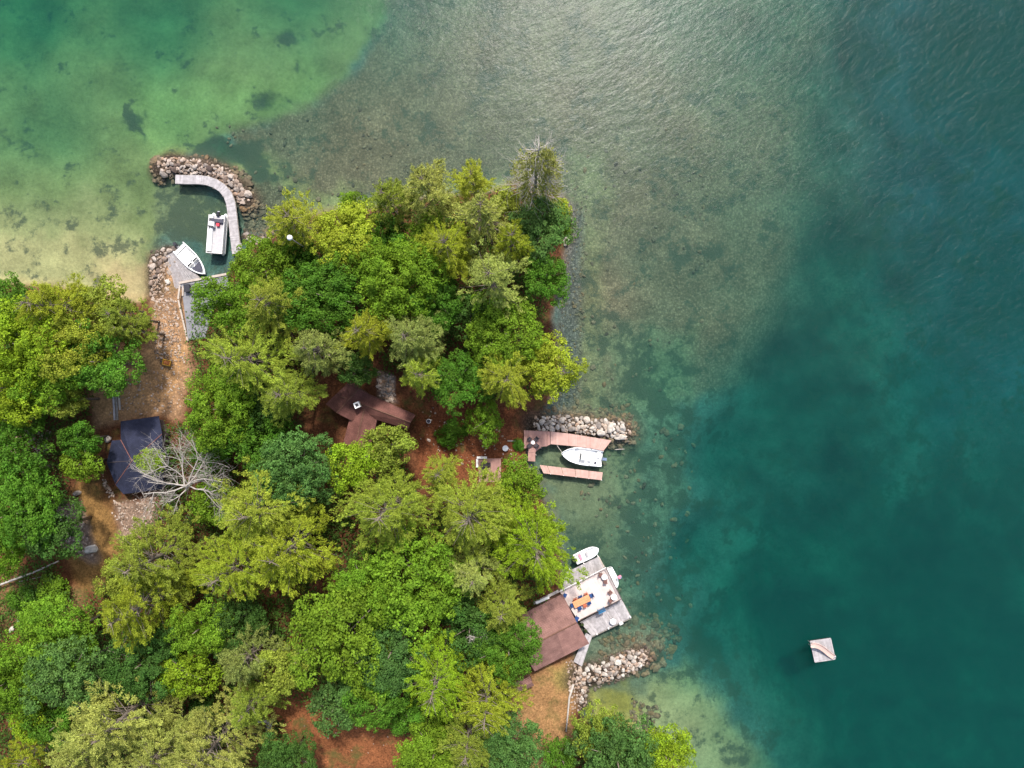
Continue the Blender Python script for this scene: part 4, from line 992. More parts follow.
# yellow cart on the stony path
p = W(173.5, 363, 0); p.z = gz(173.5, 363); o = empty('garden_cart', p, 'small yellow garden cart with a black wheel on the stony path', 'cart')
a = -.25; part('tub', MB().box((p.x, p.y, p.z + .35), (1.0, .72, .08), a).box((p.x, p.y + .36, p.z + .5), (1.05, .07, .28), a).box((p.x - .05, p.y - .36, p.z + .5), (1.05, .07, .28), a).box((p.x + .5, p.y - .12, p.z + .5), (.07, .72, .28), a).box((p.x - .5, p.y + .12, p.z + .5), (.07, .72, .28), a), 'yellow', o)
part('load', MB().box((p.x, p.y, p.z + .45), (.86, .58, .16), a), 'rust', o)
part('wheel', MB().tube([(p.x - .85, p.y + .1, p.z + .26), (p.x - .83, p.y + .28, p.z + .26)], .26, 14), 'black', o)
for s in (-.22, .22): part('handle', MB().tube([(p.x + .4, p.y - .1 + s, p.z + .4), (p.x + .95, p.y - .2 + s, p.z + .55)], .03, 5), 'dark_metal', o)
p = W(38.7, 421.8, 0); p.z = gz(38.7, 421.8) + .0; o = empty('orange_tub', p, 'small bright orange tub under the trees on the left', 'tub')
part('body', MB().cyl((p.x, p.y, p.z), .42, .5, 14, .6), 'orange', o, True); part('rim', MB().tube([(p.x + .6 * math.cos(t * .42), p.y + .6 * math.sin(t * .42), p.z + .5) for t in range(16)], .05, 5), 'orange', o, True)
# planks
for i, (px, lb, m_) in enumerate(((114.2, 'leftmost grey plank of the three lying above the slate roof', 'grey_wood'), (117, 'middle brownish plank of the three lying above the slate roof', 'post_wood'), (119.6, 'rightmost short pale plank of the three lying above the slate roof', 'pale_wood'))):
    y0, y1 = (389, 420) if i < 2 else (392, 410)
    g0 = max(gz(px, y0), gz(px, y1), gz(px, 405)) + .1
    p, q = W(px - 1, y0, g0), W(px + .6, y1, g0); d = q - p; mbq = MB().box(((p.x + q.x) / 2, (p.y + q.y) / 2, g0 + .03), (d.length, .27, .12), math.atan2(d.y, d.x))
    solo('plank', mbq, m_, ((p.x + q.x) / 2, (p.y + q.y) / 2, g0 - .03), lb, 'plank', 'planks above the slate roof')
# boardwalk at the bottom
z = 1.9; o = empty('boardwalk', W(268, 735, 1.4), 'short grey boardwalk at the edge of the red needle clearing', 'boardwalk')
part('deck', MB().planks(WP(266.5, 722, z), WP(264.5, 750, z), WP(268.8, 750, z), WP(272.5, 722, z), z, w=.15), 'grey_wood', o)
part('landing', MB().planks(WP(258, 720.5, z), WP(273, 719.5, z), WP(273, 722, z), WP(258, 723, z), z + .02, w=.15), 'grey_wood', o)
part('kerb', MB().box((W(268, 736, z).x - .3, W(268, 736, z).y, z + .06), (.14, 3.6, .12), -.07), 'post_wood', o)
posts(o, [(260, 722), (271, 722), (266, 748)], z - .05)

# pink composite dock and terrace
z = .95; o = empty('composite_dock', W(545, 440, 0), 'pink composite terrace and dock running along the boulder breakwater', 'dock')
part('terrace_floor', MB().planks(WP(524, 430.2, z), WP(546.8, 431.3, z), WP(546.8, 446.2, z), WP(524, 448.3, z), z + .1, w=.15).planks(WP(528, 448.5, z), WP(541.3, 447, z), WP(535.4, 452, z), WP(528, 452.5, z), z + .1, w=.15).planks(WP(528, 452.7, z), WP(535.4, 452.2, z), WP(535.2, 461.4, z), WP(528, 461, z), z + .1, w=.15), 'composite_dark', o)
part('step', MB().poly_prism([WP(a, b, z) for a, b in ((547.1, 431.3), (550.2, 431.5), (550.2, 444.4), (547.1, 446))], z - .1, z + .04), 'composite_dark', o)
dk = [((550.6, 431.6), (568.4, 433.5), (568.4, 445.7), (550.6, 444.1)), ((568.7, 433.5), (590, 437), (590, 448.2), (568.7, 445.7)), ((590.3, 437), (611.5, 440.4), (603.5, 450.8), (590.3, 448.2))]
part('deck', MB().planks(*[WP(a, b, z) for a, b in dk[0]], z, w=.15).planks(*[WP(a, b, z) for a, b in dk[1]], z, w=.15).planks(*[WP(a, b, z) for a, b in dk[2]], z, w=.15), 'composite', o)
part('fascia', MB().poly_prism([WP(a, b, z) for a, b in ((550.8, 432), (568.5, 434), (590, 437.4), (610.8, 440.8), (603.3, 450.4), (590, 447.9), (568.5, 445.3), (550.8, 443.7))], z - .25, z - .06), 'composite_dark', o)
posts(o, [(552, 444), (568.5, 445.6), (586, 447.8), (602.5, 450.4), (609, 441.5), (541, 448), (536, 455)], z - .07, 'post_wood', .09)
part('edge_trim', beam((548.3, 432), (548.3, 445), z + .045, .12, .05), 'composite_dark', o)
z = .6; o = empty('finger_dock', W(570, 472, 0), 'narrow pink floating dock of five sections below the white centre boat', 'dock')
a0, a1, b1, b0_ = (539.5, 465.1), (603, 472.6), (601.8, 480.2), (543.3, 473.2)
def lp(a, b, t): return (a[0] + (b[0] - a[0]) * t, a[1] + (b[1] - a[1]) * t)
cuts = [0, .125, .345, .56, .78, 1]
for i in range(5):
    t0, t1 = cuts[i] + .003, cuts[i + 1] - .003
    part('section', MB().planks(WP(*lp(a0, a1, t0), z), WP(*lp(a0, a1, t1), z), WP(*lp(b0_, b1, t1), z), WP(*lp(b0_, b1, t0), z), z, w=.15).poly_prism([WP(*q, z) for q in (lp(a0, a1, t0 + .004), lp(a0, a1, t1 - .004), lp(b0_, b1, t1 - .004), lp(b0_, b1, t0 + .004))], z - .35, z - .055), 'composite', o)
posts(o, [lp(b0_, b1, t) for t in cuts[1:]], z + .12, 'rail_white', .05)
# lower terrace
z = gz(489, 468) + .35; o = empty('garden_terrace', W(489, 468, 0.8), 'small brown terrace with grey edging in the red clearing', 'terrace')
part('floor', MB().planks(WP(478, 458.5, z), WP(501, 458.5, z), WP(501, 482, z), WP(479, 482, z), z, w=.15), 'composite_dark', o)
part('bench', beam((477, 457.4), (487, 457.4), z - .1, .3, .42), 'rail_white', o); part('bench', beam((477.3, 459), (477.3, 467), z - .1, .3, .42), 'rail_white', o)

# ---------------------------------------------------------------- furniture
def chair_proto(mat, w=.5):
    e = bpy.data.objects.new('chair', None); COL.objects.link(e); e.empty_display_size = .2
    part('seat', MB().box((0, 0, .44), (w, w, .06)), mat, e, local=True)
    part('backrest', MB().box((-w * .48, 0, .70), (.06, w, .46), 0, -.15), mat, e, local=True)
    for sx in (-1, 1):
        for sy in (-1, 1): part('leg', MB().cyl((sx * w * .42, sy * w * .42, 0), .025, .42, 6), mat, e, local=True)
    return e
CH = {}
def chair(px, py, z, rot, mat, label, group, w=.52):
    if mat not in CH: CH[mat] = [chair_proto(mat, w), True]
    c = CH[mat][0] if CH[mat][1] else copy_tree(CH[mat][0])
    CH[mat][1] = False
    c.location = W(px, py, z); c.rotation_euler = (0, 0, rot); tag(c, label, 'chair', group); return c
def face(px, py, tx, ty): return math.atan2(-(ty - py), tx - px)
# long orange table on the boathouse deck
DZ = 1.7
ua = math.atan2(.427, .904)
p = W(581.2, 599.7, DZ); o = empty('dining_table', p, 'long orange wooden dining table on the white boathouse deck', 'table')
o.rotation_euler = (0, 0, ua)
mbt = MB().planks((-1.25, -.48), (-1.25, .48), (1.25, .48), (1.25, -.48), .76, w=.24)
part('tabletop', mbt, 'orange_wood', o, local=True)
for sx in (-1, 1):
    for sy in (-1, 1): part('leg', MB().box((sx * 1.05, sy * .36, .355), (.09, .09, .71)), 'orange_wood', o, local=True)
seats = [(572.3, 604.0, 'blue', 'blue chair at the west end of the long orange table'), (591.2, 594.6, 'blue', 'blue chair at the east end of the long orange table'), (579.0, 606.0, 'blue', 'blue chair on the south side of the long orange table, nearer its west end'),
         (588.3, 600.6, 'blue', 'blue chair on the south side of the long orange table, nearer its east end'), (580.4, 596.3, 'blue', 'blue chair on the north side of the long orange table'),
         (584.0, 603.4, 'terracotta', 'terracotta chair between the two blue ones on the south side of the orange table'), (586.0, 593.8, 'terracotta', 'terracotta chair on the north side of the orange table, nearer the east end'), (575.3, 598.9, 'terracotta', 'terracotta chair on the north side of the orange table, nearer the west end')]
for px, py, mm, lb in seats:
    big = mm == 'blue' and ('end of' in lb and 'nearer' not in lb)
    a_ = face(px, py, 581.2, 599.7)
    rot = ua if 'west end of' in lb and 'nearer' not in lb else ua + math.pi if 'east end of' in lb and 'nearer' not in lb else (ua + math.pi / 2 if py > 599.7 - (px - 581.2) * .47 else ua - math.pi / 2)
    chair(px, py, DZ, rot, mm, lb, 'chairs around the orange table')
chair(564.6, 594.4, DZ, ua - .9, 'blue', 'lone blue armchair in the corner by the north end of the boathouse roof', 'lone blue chairs on the boathouse deck')
chair(576.6, 617.4, DZ, ua + .5, 'blue', 'lone blue armchair in the corner by the south end of the boathouse deck', 'lone blue chairs on the boathouse deck')
def round_table(px, py, z, label, rr=.43, mat='white_top'):
    p = W(px, py, z); o = empty('round_table', p, label, 'table', 'round white tables by the boathouse')
    part('tabletop', MB().cyl((0, 0, .70), rr, .04, 20), mat, o, local=True)
    part('pedestal', MB().cyl((0, 0, .03), .05, .67, 8), 'dark_metal', o, local=True); part('base', MB().cyl((0, 0, 0), .26, .03, 14), 'dark_metal', o, local=True)
round_table(603.8, 575.6, DZ, 'round white table in the north-east corner of the boathouse deck', .40)
chair(600.2, 574.2, DZ, 0, 'brown_chair', 'brown chair at the west side of the north-east round table', 'brown chairs on the boathouse deck'); chair(604.8, 579.9, DZ, math.pi / 2, 'brown_chair', 'brown chair at the south side of the north-east round table', 'brown chairs on the boathouse deck')
round_table(613.3, 595.6, DZ, 'round white table in the east corner of the boathouse deck', .42)
chair(609.8, 591.6, DZ, -.8, 'brown_chair', 'brown chair north-west of the round table in the east deck corner', 'brown chairs on the boathouse deck'); chair(610.5, 599.5, DZ, .8, 'brown_chair', 'brown chair south-west of the round table in the east deck corner', 'brown chairs on the boathouse deck')
round_table(612.2, 619.8, .62, 'round white table on the lower grey dock beside the boathouse', .42)
# dark table with four chairs on the pink terrace
p = W(532.8, 442, 1.05); o = empty('bistro_table', p, 'small pale-topped bistro table on the pink terrace', 'table')
part('tabletop', MB().cyl((0, 0, .70), .27, .04, 16), 'white_top', o, local=True); part('pedestal', MB().cyl((0, 0, 0), .05, .70, 8), 'dark_metal', o, local=True); part('base', MB().cyl((0, 0, 0), .25, .03, 12), 'dark_metal', o, local=True)
for dx, dy, lb in ((-3.4, -3.2, 'north-west'), (3.6, -3.4, 'north-east'), (-3.6, 3.2, 'south-west'), (3.6, 3.2, 'south-east')):
    chair(532.8 + dx, 442 + dy, 1.05, face(dx, dy, 0, 0), 'dark_metal', 'dark metal chair at the ' + lb + ' corner of the bistro table on the pink terrace', 'dark chairs around the bistro table')
zt = gz(489, 468) + .35
p = W(484, 464, zt); o = empty('patio_table', p, 'dark square table on the small brown garden terrace', 'table'); part('tabletop', MB().box((0, 0, .7), (.9, .8, .05)), 'dark_metal', o, local=True)
for sx in (-1, 1):
    for sy in (-1, 1): part('leg', MB().cyl((sx * .38, sy * .33, 0), .03, .68, 6), 'dark_metal', o, local=True)
chair(488.6, 464.2, zt, math.pi, 'dark_metal', 'dark chair east of the square table on the garden terrace', 'dark chairs on the garden terrace'); chair(483.6, 468.6, zt, math.pi / 2, 'dark_metal', 'dark chair south of the square table on the garden terrace', 'dark chairs on the garden terrace')
p = W(505.5, 447.3, 0); p.z = gz(505.5, 447.3) + .1; o = empty('fire_bowl', p, 'small grey bowl on a stand in the red clearing near the pink terrace', 'bowl'); part('bowl', MB().cyl((0, 0, .3), .2, .22, 14, .42), 'aluminium', o, local=True); part('stand', MB().cyl((0, 0, 0), .2, .3, 8, .12), 'dark_metal', o, local=True)
p = W(430.3, 420.5, 0); p.z = gz(430.3, 420.5) + .05; o = empty('bucket', p, 'small dark bucket with pale rim east of the brown roofed house', 'bucket'); part('body', MB().cyl((0, 0, 0), .24, .45, 12, .3), 'dark_cover', o, local=True); part('rim', MB().tube([(.3 * math.cos(t * .45), .3 * math.sin(t * .45), .45) for t in range(15)], .035, 5), 'rail_white', o, local=True)

# ---------------------------------------------------------------- buildings
def hip(a, b, ha, hb): return (W(a, b, ha))
def roof_plane(mb, pts, th=.14):
    o = len(mb.v); n = len(pts); P = [Vector(p) for p in pts]
    nrm = (P[1] - P[0]).cross(P[2] - P[0])
    if nrm.z < 0: P = P[::-1]
    mb.v += [(p.x, p.y, p.z) for p in P] + [(p.x, p.y, p.z - th) for p in P]
    mb.f.append(tuple(o + i for i in range(n))); mb.f.append(tuple(o + n + i for i in reversed(range(n))))
    for i in range(n): j = (i + 1) % n; mb.f.append((o + i, o + n + i, o + n + j, o + j))
# boathouse
ez, rz_ = 3.4, 4.9
A_, D_, E_ = W(562.3, 594.0, ez), W(589.2, 643.6, ez), W(534.7, 671.2, ez); B_ = A_ + (E_ - D_)
R1 = (A_ + D_) / 2; R1.z = rz_; R2 = (B_ + E_) / 2; R2.z = rz_
bh = empty('boathouse', Vector(((A_.x + E_.x) / 2, (A_.y + E_.y) / 2, .2)), 'brown gable roofed boathouse beside the white lake deck', 'boathouse')
ang = math.atan2((A_ - B_).y, (A_ - B_).x)
M['boat_roof'] = shingle_mat('brown_shingle', (.195, .105, .088), (.23, .126, .107), ang); M['boat_roof_pale'] = shingle_mat('brown_shingle_pale', (.255, .135, .112), (.285, .152, .128), ang)  # part of the lake side slope gets a paler shingle colour
mb = MB(); roof_plane(mb, [A_, B_, R2, R1]); part('roof', mb, 'boat_roof', bh)
md = R1.lerp(R2, .36); me_ = D_.lerp(E_, .45)
mb = MB(); roof_plane(mb, [D_, me_, md, R1]); part('roof', mb, 'boat_roof_pale', bh, label='lighter roof slope on the lake side')
mb = MB(); roof_plane(mb, [me_ + Vector((0, 0, .05)), E_ + Vector((0, 0, .05)), R2 + Vector((0, 0, .03)), md + Vector((0, 0, .03))]); part('roof', mb, 'boat_roof', bh)
part('ridge_cap', MB().tube([R1 + Vector((0, 0, .03)), R2 + Vector((0, 0, .03))], .09, 6), 'wall_brown', bh)
ins = lambda p, c, t: p.lerp(c, t)
cc = (A_ + E_) / 2; wl = [ins(q, cc, .09) for q in (A_, B_, E_, D_)]
mb = MB().poly_prism([(q.x, q.y) for q in wl], -1.2, ez - .35); part('wall', mb, 'wall_brown', bh)
for q0, q1, rr_ in ((A_, D_, R1), (B_, E_, R2)):
    a1_, b1_, c1_ = ins(q0, cc, .09), ins(q1, cc, .09), ins(rr_, Vector((cc.x, cc.y, rr_.z)), .09); c1_.z = rz_ - .3
    mb = MB(); mb.v = [(a1_.x, a1_.y, ez - .35), (b1_.x, b1_.y, ez - .35), (c1_.x, c1_.y, c1_.z)]; dn = (Vector((cc.x, cc.y, 0)) - Vector((c1_.x, c1_.y, 0))).normalized() * .12
    mb.v += [(x + dn.x, y + dn.y, zz) for x, y, zz in mb.v]; mb.f = [(0, 1, 2), (5, 4, 3), (0, 3, 4, 1), (1, 4, 5, 2), (2, 5, 3, 0)]; part('gable', mb, 'wall_brown', bh)
pm = (wl[0] + wl[3]) / 2; dr = (wl[3] - wl[0]).normalized(); od = (wl[0] - wl[1]).normalized()
for t, w_ in ((-1.6, 1.0), (1.6, 1.4)):
    c_ = pm + dr * t + od * .04; f_ = part('door' if t < 0 else 'window', MB().box((c_.x, c_.y, 2.75 if t < 0 else 2.7), (w_, .07, 2.0 if t < 0 else .9), math.atan2(dr.y, dr.x)), 'rail_white', bh)
    part('pane', MB().box((c_.x + od.x * .04, c_.y + od.y * .04, 3.0 if t < 0 else 2.7), (w_ - .3, .04, .9 if t < 0 else .7), math.atan2(dr.y, dr.x)), 'glass', f_)
part('gutter', beam((536, 603), (549, 597), ez - .25, .35, .1), 'rail_white', bh)
# lake deck
o = empty('lake_deck', W(592, 596, 0), 'white board deck with dark railings on the lake side of the boathouse', 'deck')
z = DZ; dq = [(559.3, 591.2), (606, 567), (622, 599), (578.5, 621)]
part('floor', MB().planks(WP(*dq[0], z), WP(*dq[1], z), WP(*dq[2], z), WP(*dq[3], z), z, w=.2, gap=.006, jit=.002), 'terrace', o)
part('frame', MB().poly_prism([WP(a, b, z) for a, b in ((560.5, 591.6), (605.4, 568.2), (620.9, 598.8), (578.8, 619.8))], z - .3, z - .055), 'post_wood', o)
def railing(a, b, z, n, dark=True, top='rail_white'):
    r_ = part('railing', beam(a, b, z + .92, .09, .05), top, o)
    part('lower_rail', beam(a, b, z + .12, .06, .05), 'rail_dark', r_)
    p, q = W(*a, z), W(*b, z); mbq = MB()
    for i in range(n * 5 + 1):
        t = i / (n * 5); v_ = p.lerp(q, t); mbq.cyl((v_.x, v_.y, z), .035 if i % 5 == 0 else .014, .92, 5)
    part('baluster', mbq, 'rail_dark', r_)
railing((559.6, 591.4), (606, 567.4), z, 8); railing((606, 567.4), (621.6, 599), z, 6, top='rail_dark'); railing((621.6, 599), (580.5, 619.6), z, 7, top='rail_dark')
part('walkway', MB().planks(WP(534, 605, z), WP(559.3, 592.5, z), WP(558, 590, z), WP(533, 602.6, z), z - .1, w=.2), 'grey_wood', o)
posts(o, [(561, 592), (582, 581), (605, 568.5), (613, 584), (620, 598), (600, 608)], z - .3, 'post_wood', .11)
z = .62; o = empty('side_dock', W(590, 568, 0), 'weathered grey dock along the north side of the lake deck, by the white tender', 'dock')
part('deck', MB().planks(WP(566, 572.5, z), WP(598.4, 556.6, z), WP(604.5, 568.5, z), WP(562, 590, z), z, w=.16), 'grey_wood', o)
part('edge_board', beam((598.6, 556.6), (604.8, 568.2), z + .003, .16, .05), 'pale_wood', o)
posts(o, [(598.4, 557.2), (584, 564), (570, 571), (604, 567.5)], z + .12, 'rail_white', .08)
o = empty('lower_dock', W(605, 615, 0), 'weathered grey dock along the south side of the lake deck, with a round white table', 'dock')
part('deck', MB().planks(WP(580, 622.2, z), WP(621.6, 599.6, z), WP(631, 617.6, z), WP(592, 636.3, z), z, w=.16), 'grey_wood', o)
part('walkway', MB().planks(WP(586, 633, z), WP(592.3, 636.3, z), WP(582, 666.5, z), WP(573.5, 661.5, z), z - .03, w=.16), 'grey_wood', o)
part('fascia', beam((592, 636.6), (631, 617.9), z - .2, .08, .17), 'post_wood', o); part('fascia', beam((631.2, 617.6), (622, 600), z - .2, .08, .17), 'post_wood', o)
posts(o, [(597, 634.6), (608.6, 629), (620.5, 623.3), (630.5, 617.4)], z + .35, 'rail_white', .10)
posts(o, [(584, 655), (588, 646)], z - .1, 'post_wood', .1)
for i, (px, py, lb) in enumerate(((620.8, 622.5, 'white dock box at the outer edge of the lower dock by the boathouse'),)):
    p = W(px, py, z); q = empty('dock_box', p, lb, 'box'); part('body', MB().box((0, 0, .2), (.5, .3, .35), ua), 'rail_white', q, local=True); part('lid', MB().box((0, 0, .40), (.54, .34, .05), ua), 'rail_white', q, local=True)
p = W(600.8, 608.9, DZ); q = empty('blue_bench', p, 'bright blue bench along the south railing of the lake deck', 'bench'); part('seat', MB().box((0, 0, .42), (1.1, .36, .07), ua), 'sky_blue', q, local=True); part('backrest', MB().box((.11, -.22, .65), (1.1, .06, .4), ua), 'sky_blue', q, local=True)
for s in (-1, 1): part('leg', MB().box((s * .45 * math.cos(ua), s * .45 * math.sin(ua), .2), (.07, .3, .4), ua), 'sky_blue', q, local=True)
for px, py, lb in ((582.3, 623.6, 'dark planter beside the boathouse at the head of the lower dock'), (585.3, 629.6, 'small dark planter beside the boathouse, nearer the narrow walkway')):
    p = W(px, py, .62); q = empty('planter', p, lb, 'planter', 'planters on the lower dock'); part('pot', MB().cyl((0, 0, 0), .16, .4, 10, .22), 'wall_dark', q, local=True)
    l_ = bpy.data.objects.new('leaves', quads_mesh('leaves', cards(nr.normal(size=(60, 3)) * .13 + np.array([0, 0, .5]), nr.normal(size=(60, 3)) + np.array([0, 0, 1.]), nr.uniform(.1, .18, 60), .6, nr), M['leaf'])); COL.objects.link(l_); l_.parent = q; l_.color = (.06, .10, .03, 1)
# slate roofed cabin
ez, rz_ = 3.4, 4.8
g = lambda a, b, zz: W(a, b, zz)
Ap, Bp, Rp, Pp, Ep, Fp, Gp, Hp, Ip, Jp = g(120.6, 421.3, ez), g(158.6, 416, ez), g(162, 434, rz_), g(132, 460.8, rz_ + .15), g(120.8, 439.8, ez), g(111.8, 440.6, ez), g(106.6, 462.6, ez), g(115.4, 484.6, ez), g(123.3, 494.2, ez), g(164, 489, ez)
cb = empty('slate_cabin', W(135, 458, 1.2), 'cabin with dark slate blue faceted roof and copper ridges', 'cabin')
M['slate'] = shingle_mat('slate_shingle', (.018, .021, .042), (.025, .029, .055), R(8)); M['slate2'] = shingle_mat('slate_shingle_b', (.014, .017, .036), (.020, .024, .046), R(70))
for pts, mt in (([Ap, Bp, Rp, Pp, Ep], 'slate'), ([Ep, Fp, Gp, Pp], 'slate2'), ([Gp, Hp, Pp], 'slate2'), ([Hp, Ip, Jp, Pp], 'slate'), ([Jp, Rp, Pp], 'slate')):
    mb = MB()
    for k in range(1, len(pts) - 1): roof_plane(mb, [pts[0], pts[k], pts[k + 1]], .1) if mt == 'x' else None
    # fan from the apex so that each facet bends only along its hips
    ap = pts.index(Pp); q = pts[ap:] + pts[:ap]
    for k in range(1, len(q) - 1): roof_plane(mb, [q[0], q[k], q[k + 1]], .1)
    part('roof', mb, mt, cb)
for q in (Ep, Hp, Rp): part('hip_cap', MB().tube([Pp + Vector((0, 0, .03)), q + Vector((0, 0, .02))], .04, 5), 'copper', cb)
part('hip_cap', MB().tube([Pp + Vector((0, 0, .02)), Gp + Vector((0, 0, .02))], .03, 5), 'wall_dark', cb)
cc = W(137, 457, ez); mb = MB().poly_prism([(ins(q, cc, .1).x, ins(q, cc, .1).y) for q in (Ap, Bp, Rp, Jp, Ip, Hp, Gp, Fp, Ep)], .3, ez - .18); part('wall', mb, 'wall_dark', cb)
wv_ = [ins(q, cc, .09) for q in (Gp, Hp)]; mdp = (wv_[0] + wv_[1]) / 2; dd_ = wv_[1] - wv_[0]
f_ = part('window', MB().box((mdp.x, mdp.y, 2.3), (1.1, .1, 1.0), math.atan2(dd_.y, dd_.x)), 'rail_white', cb); part('pane', MB().box((mdp.x - .06, mdp.y - .02, 2.3), (.95, .1, .85), math.atan2(dd_.y, dd_.x)), 'glass', f_)
# brown roofed house
hs = empty('brown_house', W(365, 408, 1.2), 'low house with long dark brown roof and small white chimney among the trees', 'house')
M['house_roof'] = shingle_mat('dark_brown_shingle', (.135, .058, .048), (.165, .073, .060), R(-27)); M['house_roof2'] = shingle_mat('dark_brown_shingle_b', (.115, .05, .042), (.14, .062, .052), R(-33))
ez, rz_ = 3.4, 4.5
def gable(c0, c1, c2, c3, mt, ez, rz):     # c0-c1 and c3-c2 are eaves
    q = [W(*c, ez) for c in (c0, c1, c2, c3)]; r1 = (q[0] + q[3]) / 2; r2 = (q[1] + q[2]) / 2; r1.z = r2.z = rz
    mb = MB(); roof_plane(mb, [q[0], q[1], r2, r1]); part('roof', mb, mt, hs); mb = MB(); roof_plane(mb, [q[3], q[2], r2, r1]); part('roof', mb, mt, hs)
    part('ridge_cap', MB().tube([r1 + Vector((0, 0, .02)), r2 + Vector((0, 0, .02))], .08, 5), 'wall_brown', hs)
    c = (q[0] + q[2]) / 2; part('wall', MB().poly_prism([(ins(v_, c, .09).x, ins(v_, c, .09).y) for v_ in q], .4, ez - .3), 'wall_brown', hs)
    for a_, b_, r_ in ((q[0], q[3], r1), (q[1], q[2], r2)):
        mb = MB(); a1_, b1_, c1_ = ins(a_, c, .09), ins(b_, c, .09), r_.lerp(Vector((c.x, c.y, r_.z)), .09); mb.v = [(a1_.x, a1_.y, ez - .3), (b1_.x, b1_.y, ez - .3), (c1_.x, c1_.y, rz - .28)]
        dn = (Vector((c.x - c1_.x, c.y - c1_.y, 0))).normalized() * .1; mb.v += [(x + dn.x, y + dn.y, zz) for x, y, zz in mb.v]; mb.f = [(0, 1, 2), (5, 4, 3), (0, 3, 4, 1), (1, 4, 5, 2), (2, 5, 3, 0)]; part('gable', mb, 'wall_brown', hs)
gable((346, 384), (415.5, 415), (408, 429), (340, 409), 'house_roof', ez, rz_)
gable((350, 381), (325.5, 404), (352, 421), (372, 396), 'house_roof2', ez + .3, rz_ + .35)
gable((353, 405), (343, 444), (370, 450), (379, 411), 'house_roof', ez - .1, rz_ - .25)
p = W(357, 405, 5.2); ch = part('chimney', MB().box((p.x, p.y, 4.55), (.72, .72, 1.5), .4), 'chimney', hs)
part('flue', MB().box((p.x, p.y, 5.32), (.4, .4, .06), .4), 'black', ch); part('cap', MB().box((p.x, p.y, 5.29), (.8, .8, .05), .4), 'white_top', ch)
# small brown shed
sd = empty('shed', W(522, 688, 1.2), 'small brown roofed shed half hidden at the corner of the sandy lawn', 'shed')
q = [W(*c, 3.2) for c in ((506, 686), (530, 676.5), (534, 685.5), (510, 697))]; r1 = (q[0] + q[3]) / 2; r2 = (q[1] + q[2]) / 2; r1.z = r2.z = 3.7
mb = MB(); roof_plane(mb, [q[0], q[1], r2, r1]); part('roof', mb, 'boat_roof', sd); mb = MB(); roof_plane(mb, [q[3], q[2], r2, r1]); part('roof', mb, 'boat_roof', sd)
c = (q[0] + q[2]) / 2; part('wall', MB().poly_prism([(ins(v_, c, .12).x, ins(v_, c, .12).y) for v_ in q], .6, 3.15), 'wall_brown', sd)

# ---------------------------------------------------------------- boats
def hull_mb(Lh, B, Ht, blunt=2.2, rim=.16, floor=.28, stern=.92, n=18):
    mb = MB(); rows = []
    for i in range(n + 1):
        t = i / n; x = -Lh / 2 + Lh * t
        b = B / 2 * ((stern + (1 - stern) * min(1, t / .4)) if t < .4 else (1 - ((t - .4) / .6) ** blunt) ** (1 / 1.35) if t < 1 else 0.0)
        b = max(b, .015); hz = Ht * (1 + .22 * t * t); ri = min(rim, b * .8)
        rows.append([(x, 0, -.28 * (1 - t ** 4)), (x, b * .78, -.05 + .25 * t ** 5), (x, b, hz), (x, max(b - ri, .006), hz + .02), (x, max(b - ri - .05, .004), floor), (x, 0, floor)])
    k = 6; o = 0
    for s in (1, -1):
        base = len(mb.v)
        for rw in rows: mb.v += [(p[0], p[1] * s, p[2]) for p in rw]
        for i in range(n):
            for j in range(k - 1):
                f = (base + i * k + j, base + (i + 1) * k + j, base + (i + 1) * k + j + 1, base + i * k + j + 1); mb.f.append(f if s < 0 else f[::-1])
        mb.f.append(tuple(base + j for j in (range(k) if s > 0 else reversed(range(k)))))
    return mb
def outboard(root, x, z, mat, y=0, s=1.0):
    e = part('outboard', MB().box((x, y, z + .25 * s), (.62 * s, .40 * s, .36 * s), 0, -.15).box((x - .02, y, z + .46 * s), (.48 * s, .32 * s, .1 * s), 0, -.15), mat, root, local=True)
    part('lower_unit', MB().box((x - .05, y, z - .35), (.2, .12, 1.0)), 'black', e, local=True); part('bracket', MB().box((x + .32 * s, y, z + .05), (.22, .3, .2)), 'aluminium', e, local=True)
def boat(name, px, py, ang, label, cat='boat', z=0.0):
    o = empty(name, W(px, py, z), label, cat); o.rotation_euler = (0, 0, ang); return o
# white centre console at the pink dock : bow to the west
a_ = math.atan2(-(452.6 - 458), 561 - 601.5); o = boat('centre_console_boat', 581.4, 455.6, a_, 'white centre console motorboat moored between the pink docks')
part('hull', hull_mb(5.9, 2.55, .75, 2.4, .2, .32), 'gelcoat', o, True, local=True)
part('foredeck', MB().poly_prism([(1.1, -1.0), (1.7, -.86), (2.3, -.55), (2.75, -.12), (2.75, .12), (2.3, .55), (1.7, .86), (1.1, 1.0)], .5, .66), 'gelcoat', o, local=True)
cn = part('console', MB().box((-.1, 0, .75), (.95, .95, .9)).box((-.3, 0, 1.25), (.5, .9, .1)), 'gelcoat', o, local=True); part('windscreen', MB().box((.25, 0, 1.35), (.05, .85, .35), 0, -.5), 'glass', cn, local=True)
part('seat', MB().box((-1.15, 0, .65), (.55, 1.1, .55)), 'gelcoat', o, local=True); part('stern_seat', MB().box((-2.35, -.5, .5), (.5, .85, .4)).box((-2.35, .55, .5), (.5, .7, .4)), 'gelcoat', o, local=True)
part('hatch', MB().box((-2.0, .68, .74), (.32, .32, .05)), 'dark_cover', o, local=True)
part('rail', MB().tube([(.6, -1.12, .95), (1.8, -.85, 1.0), (2.6, -.35, 1.05), (2.8, 0, 1.05), (2.6, .35, 1.05), (1.8, .85, 1.0), (.6, 1.12, .95)], .022, 5), 'aluminium', o, local=True)
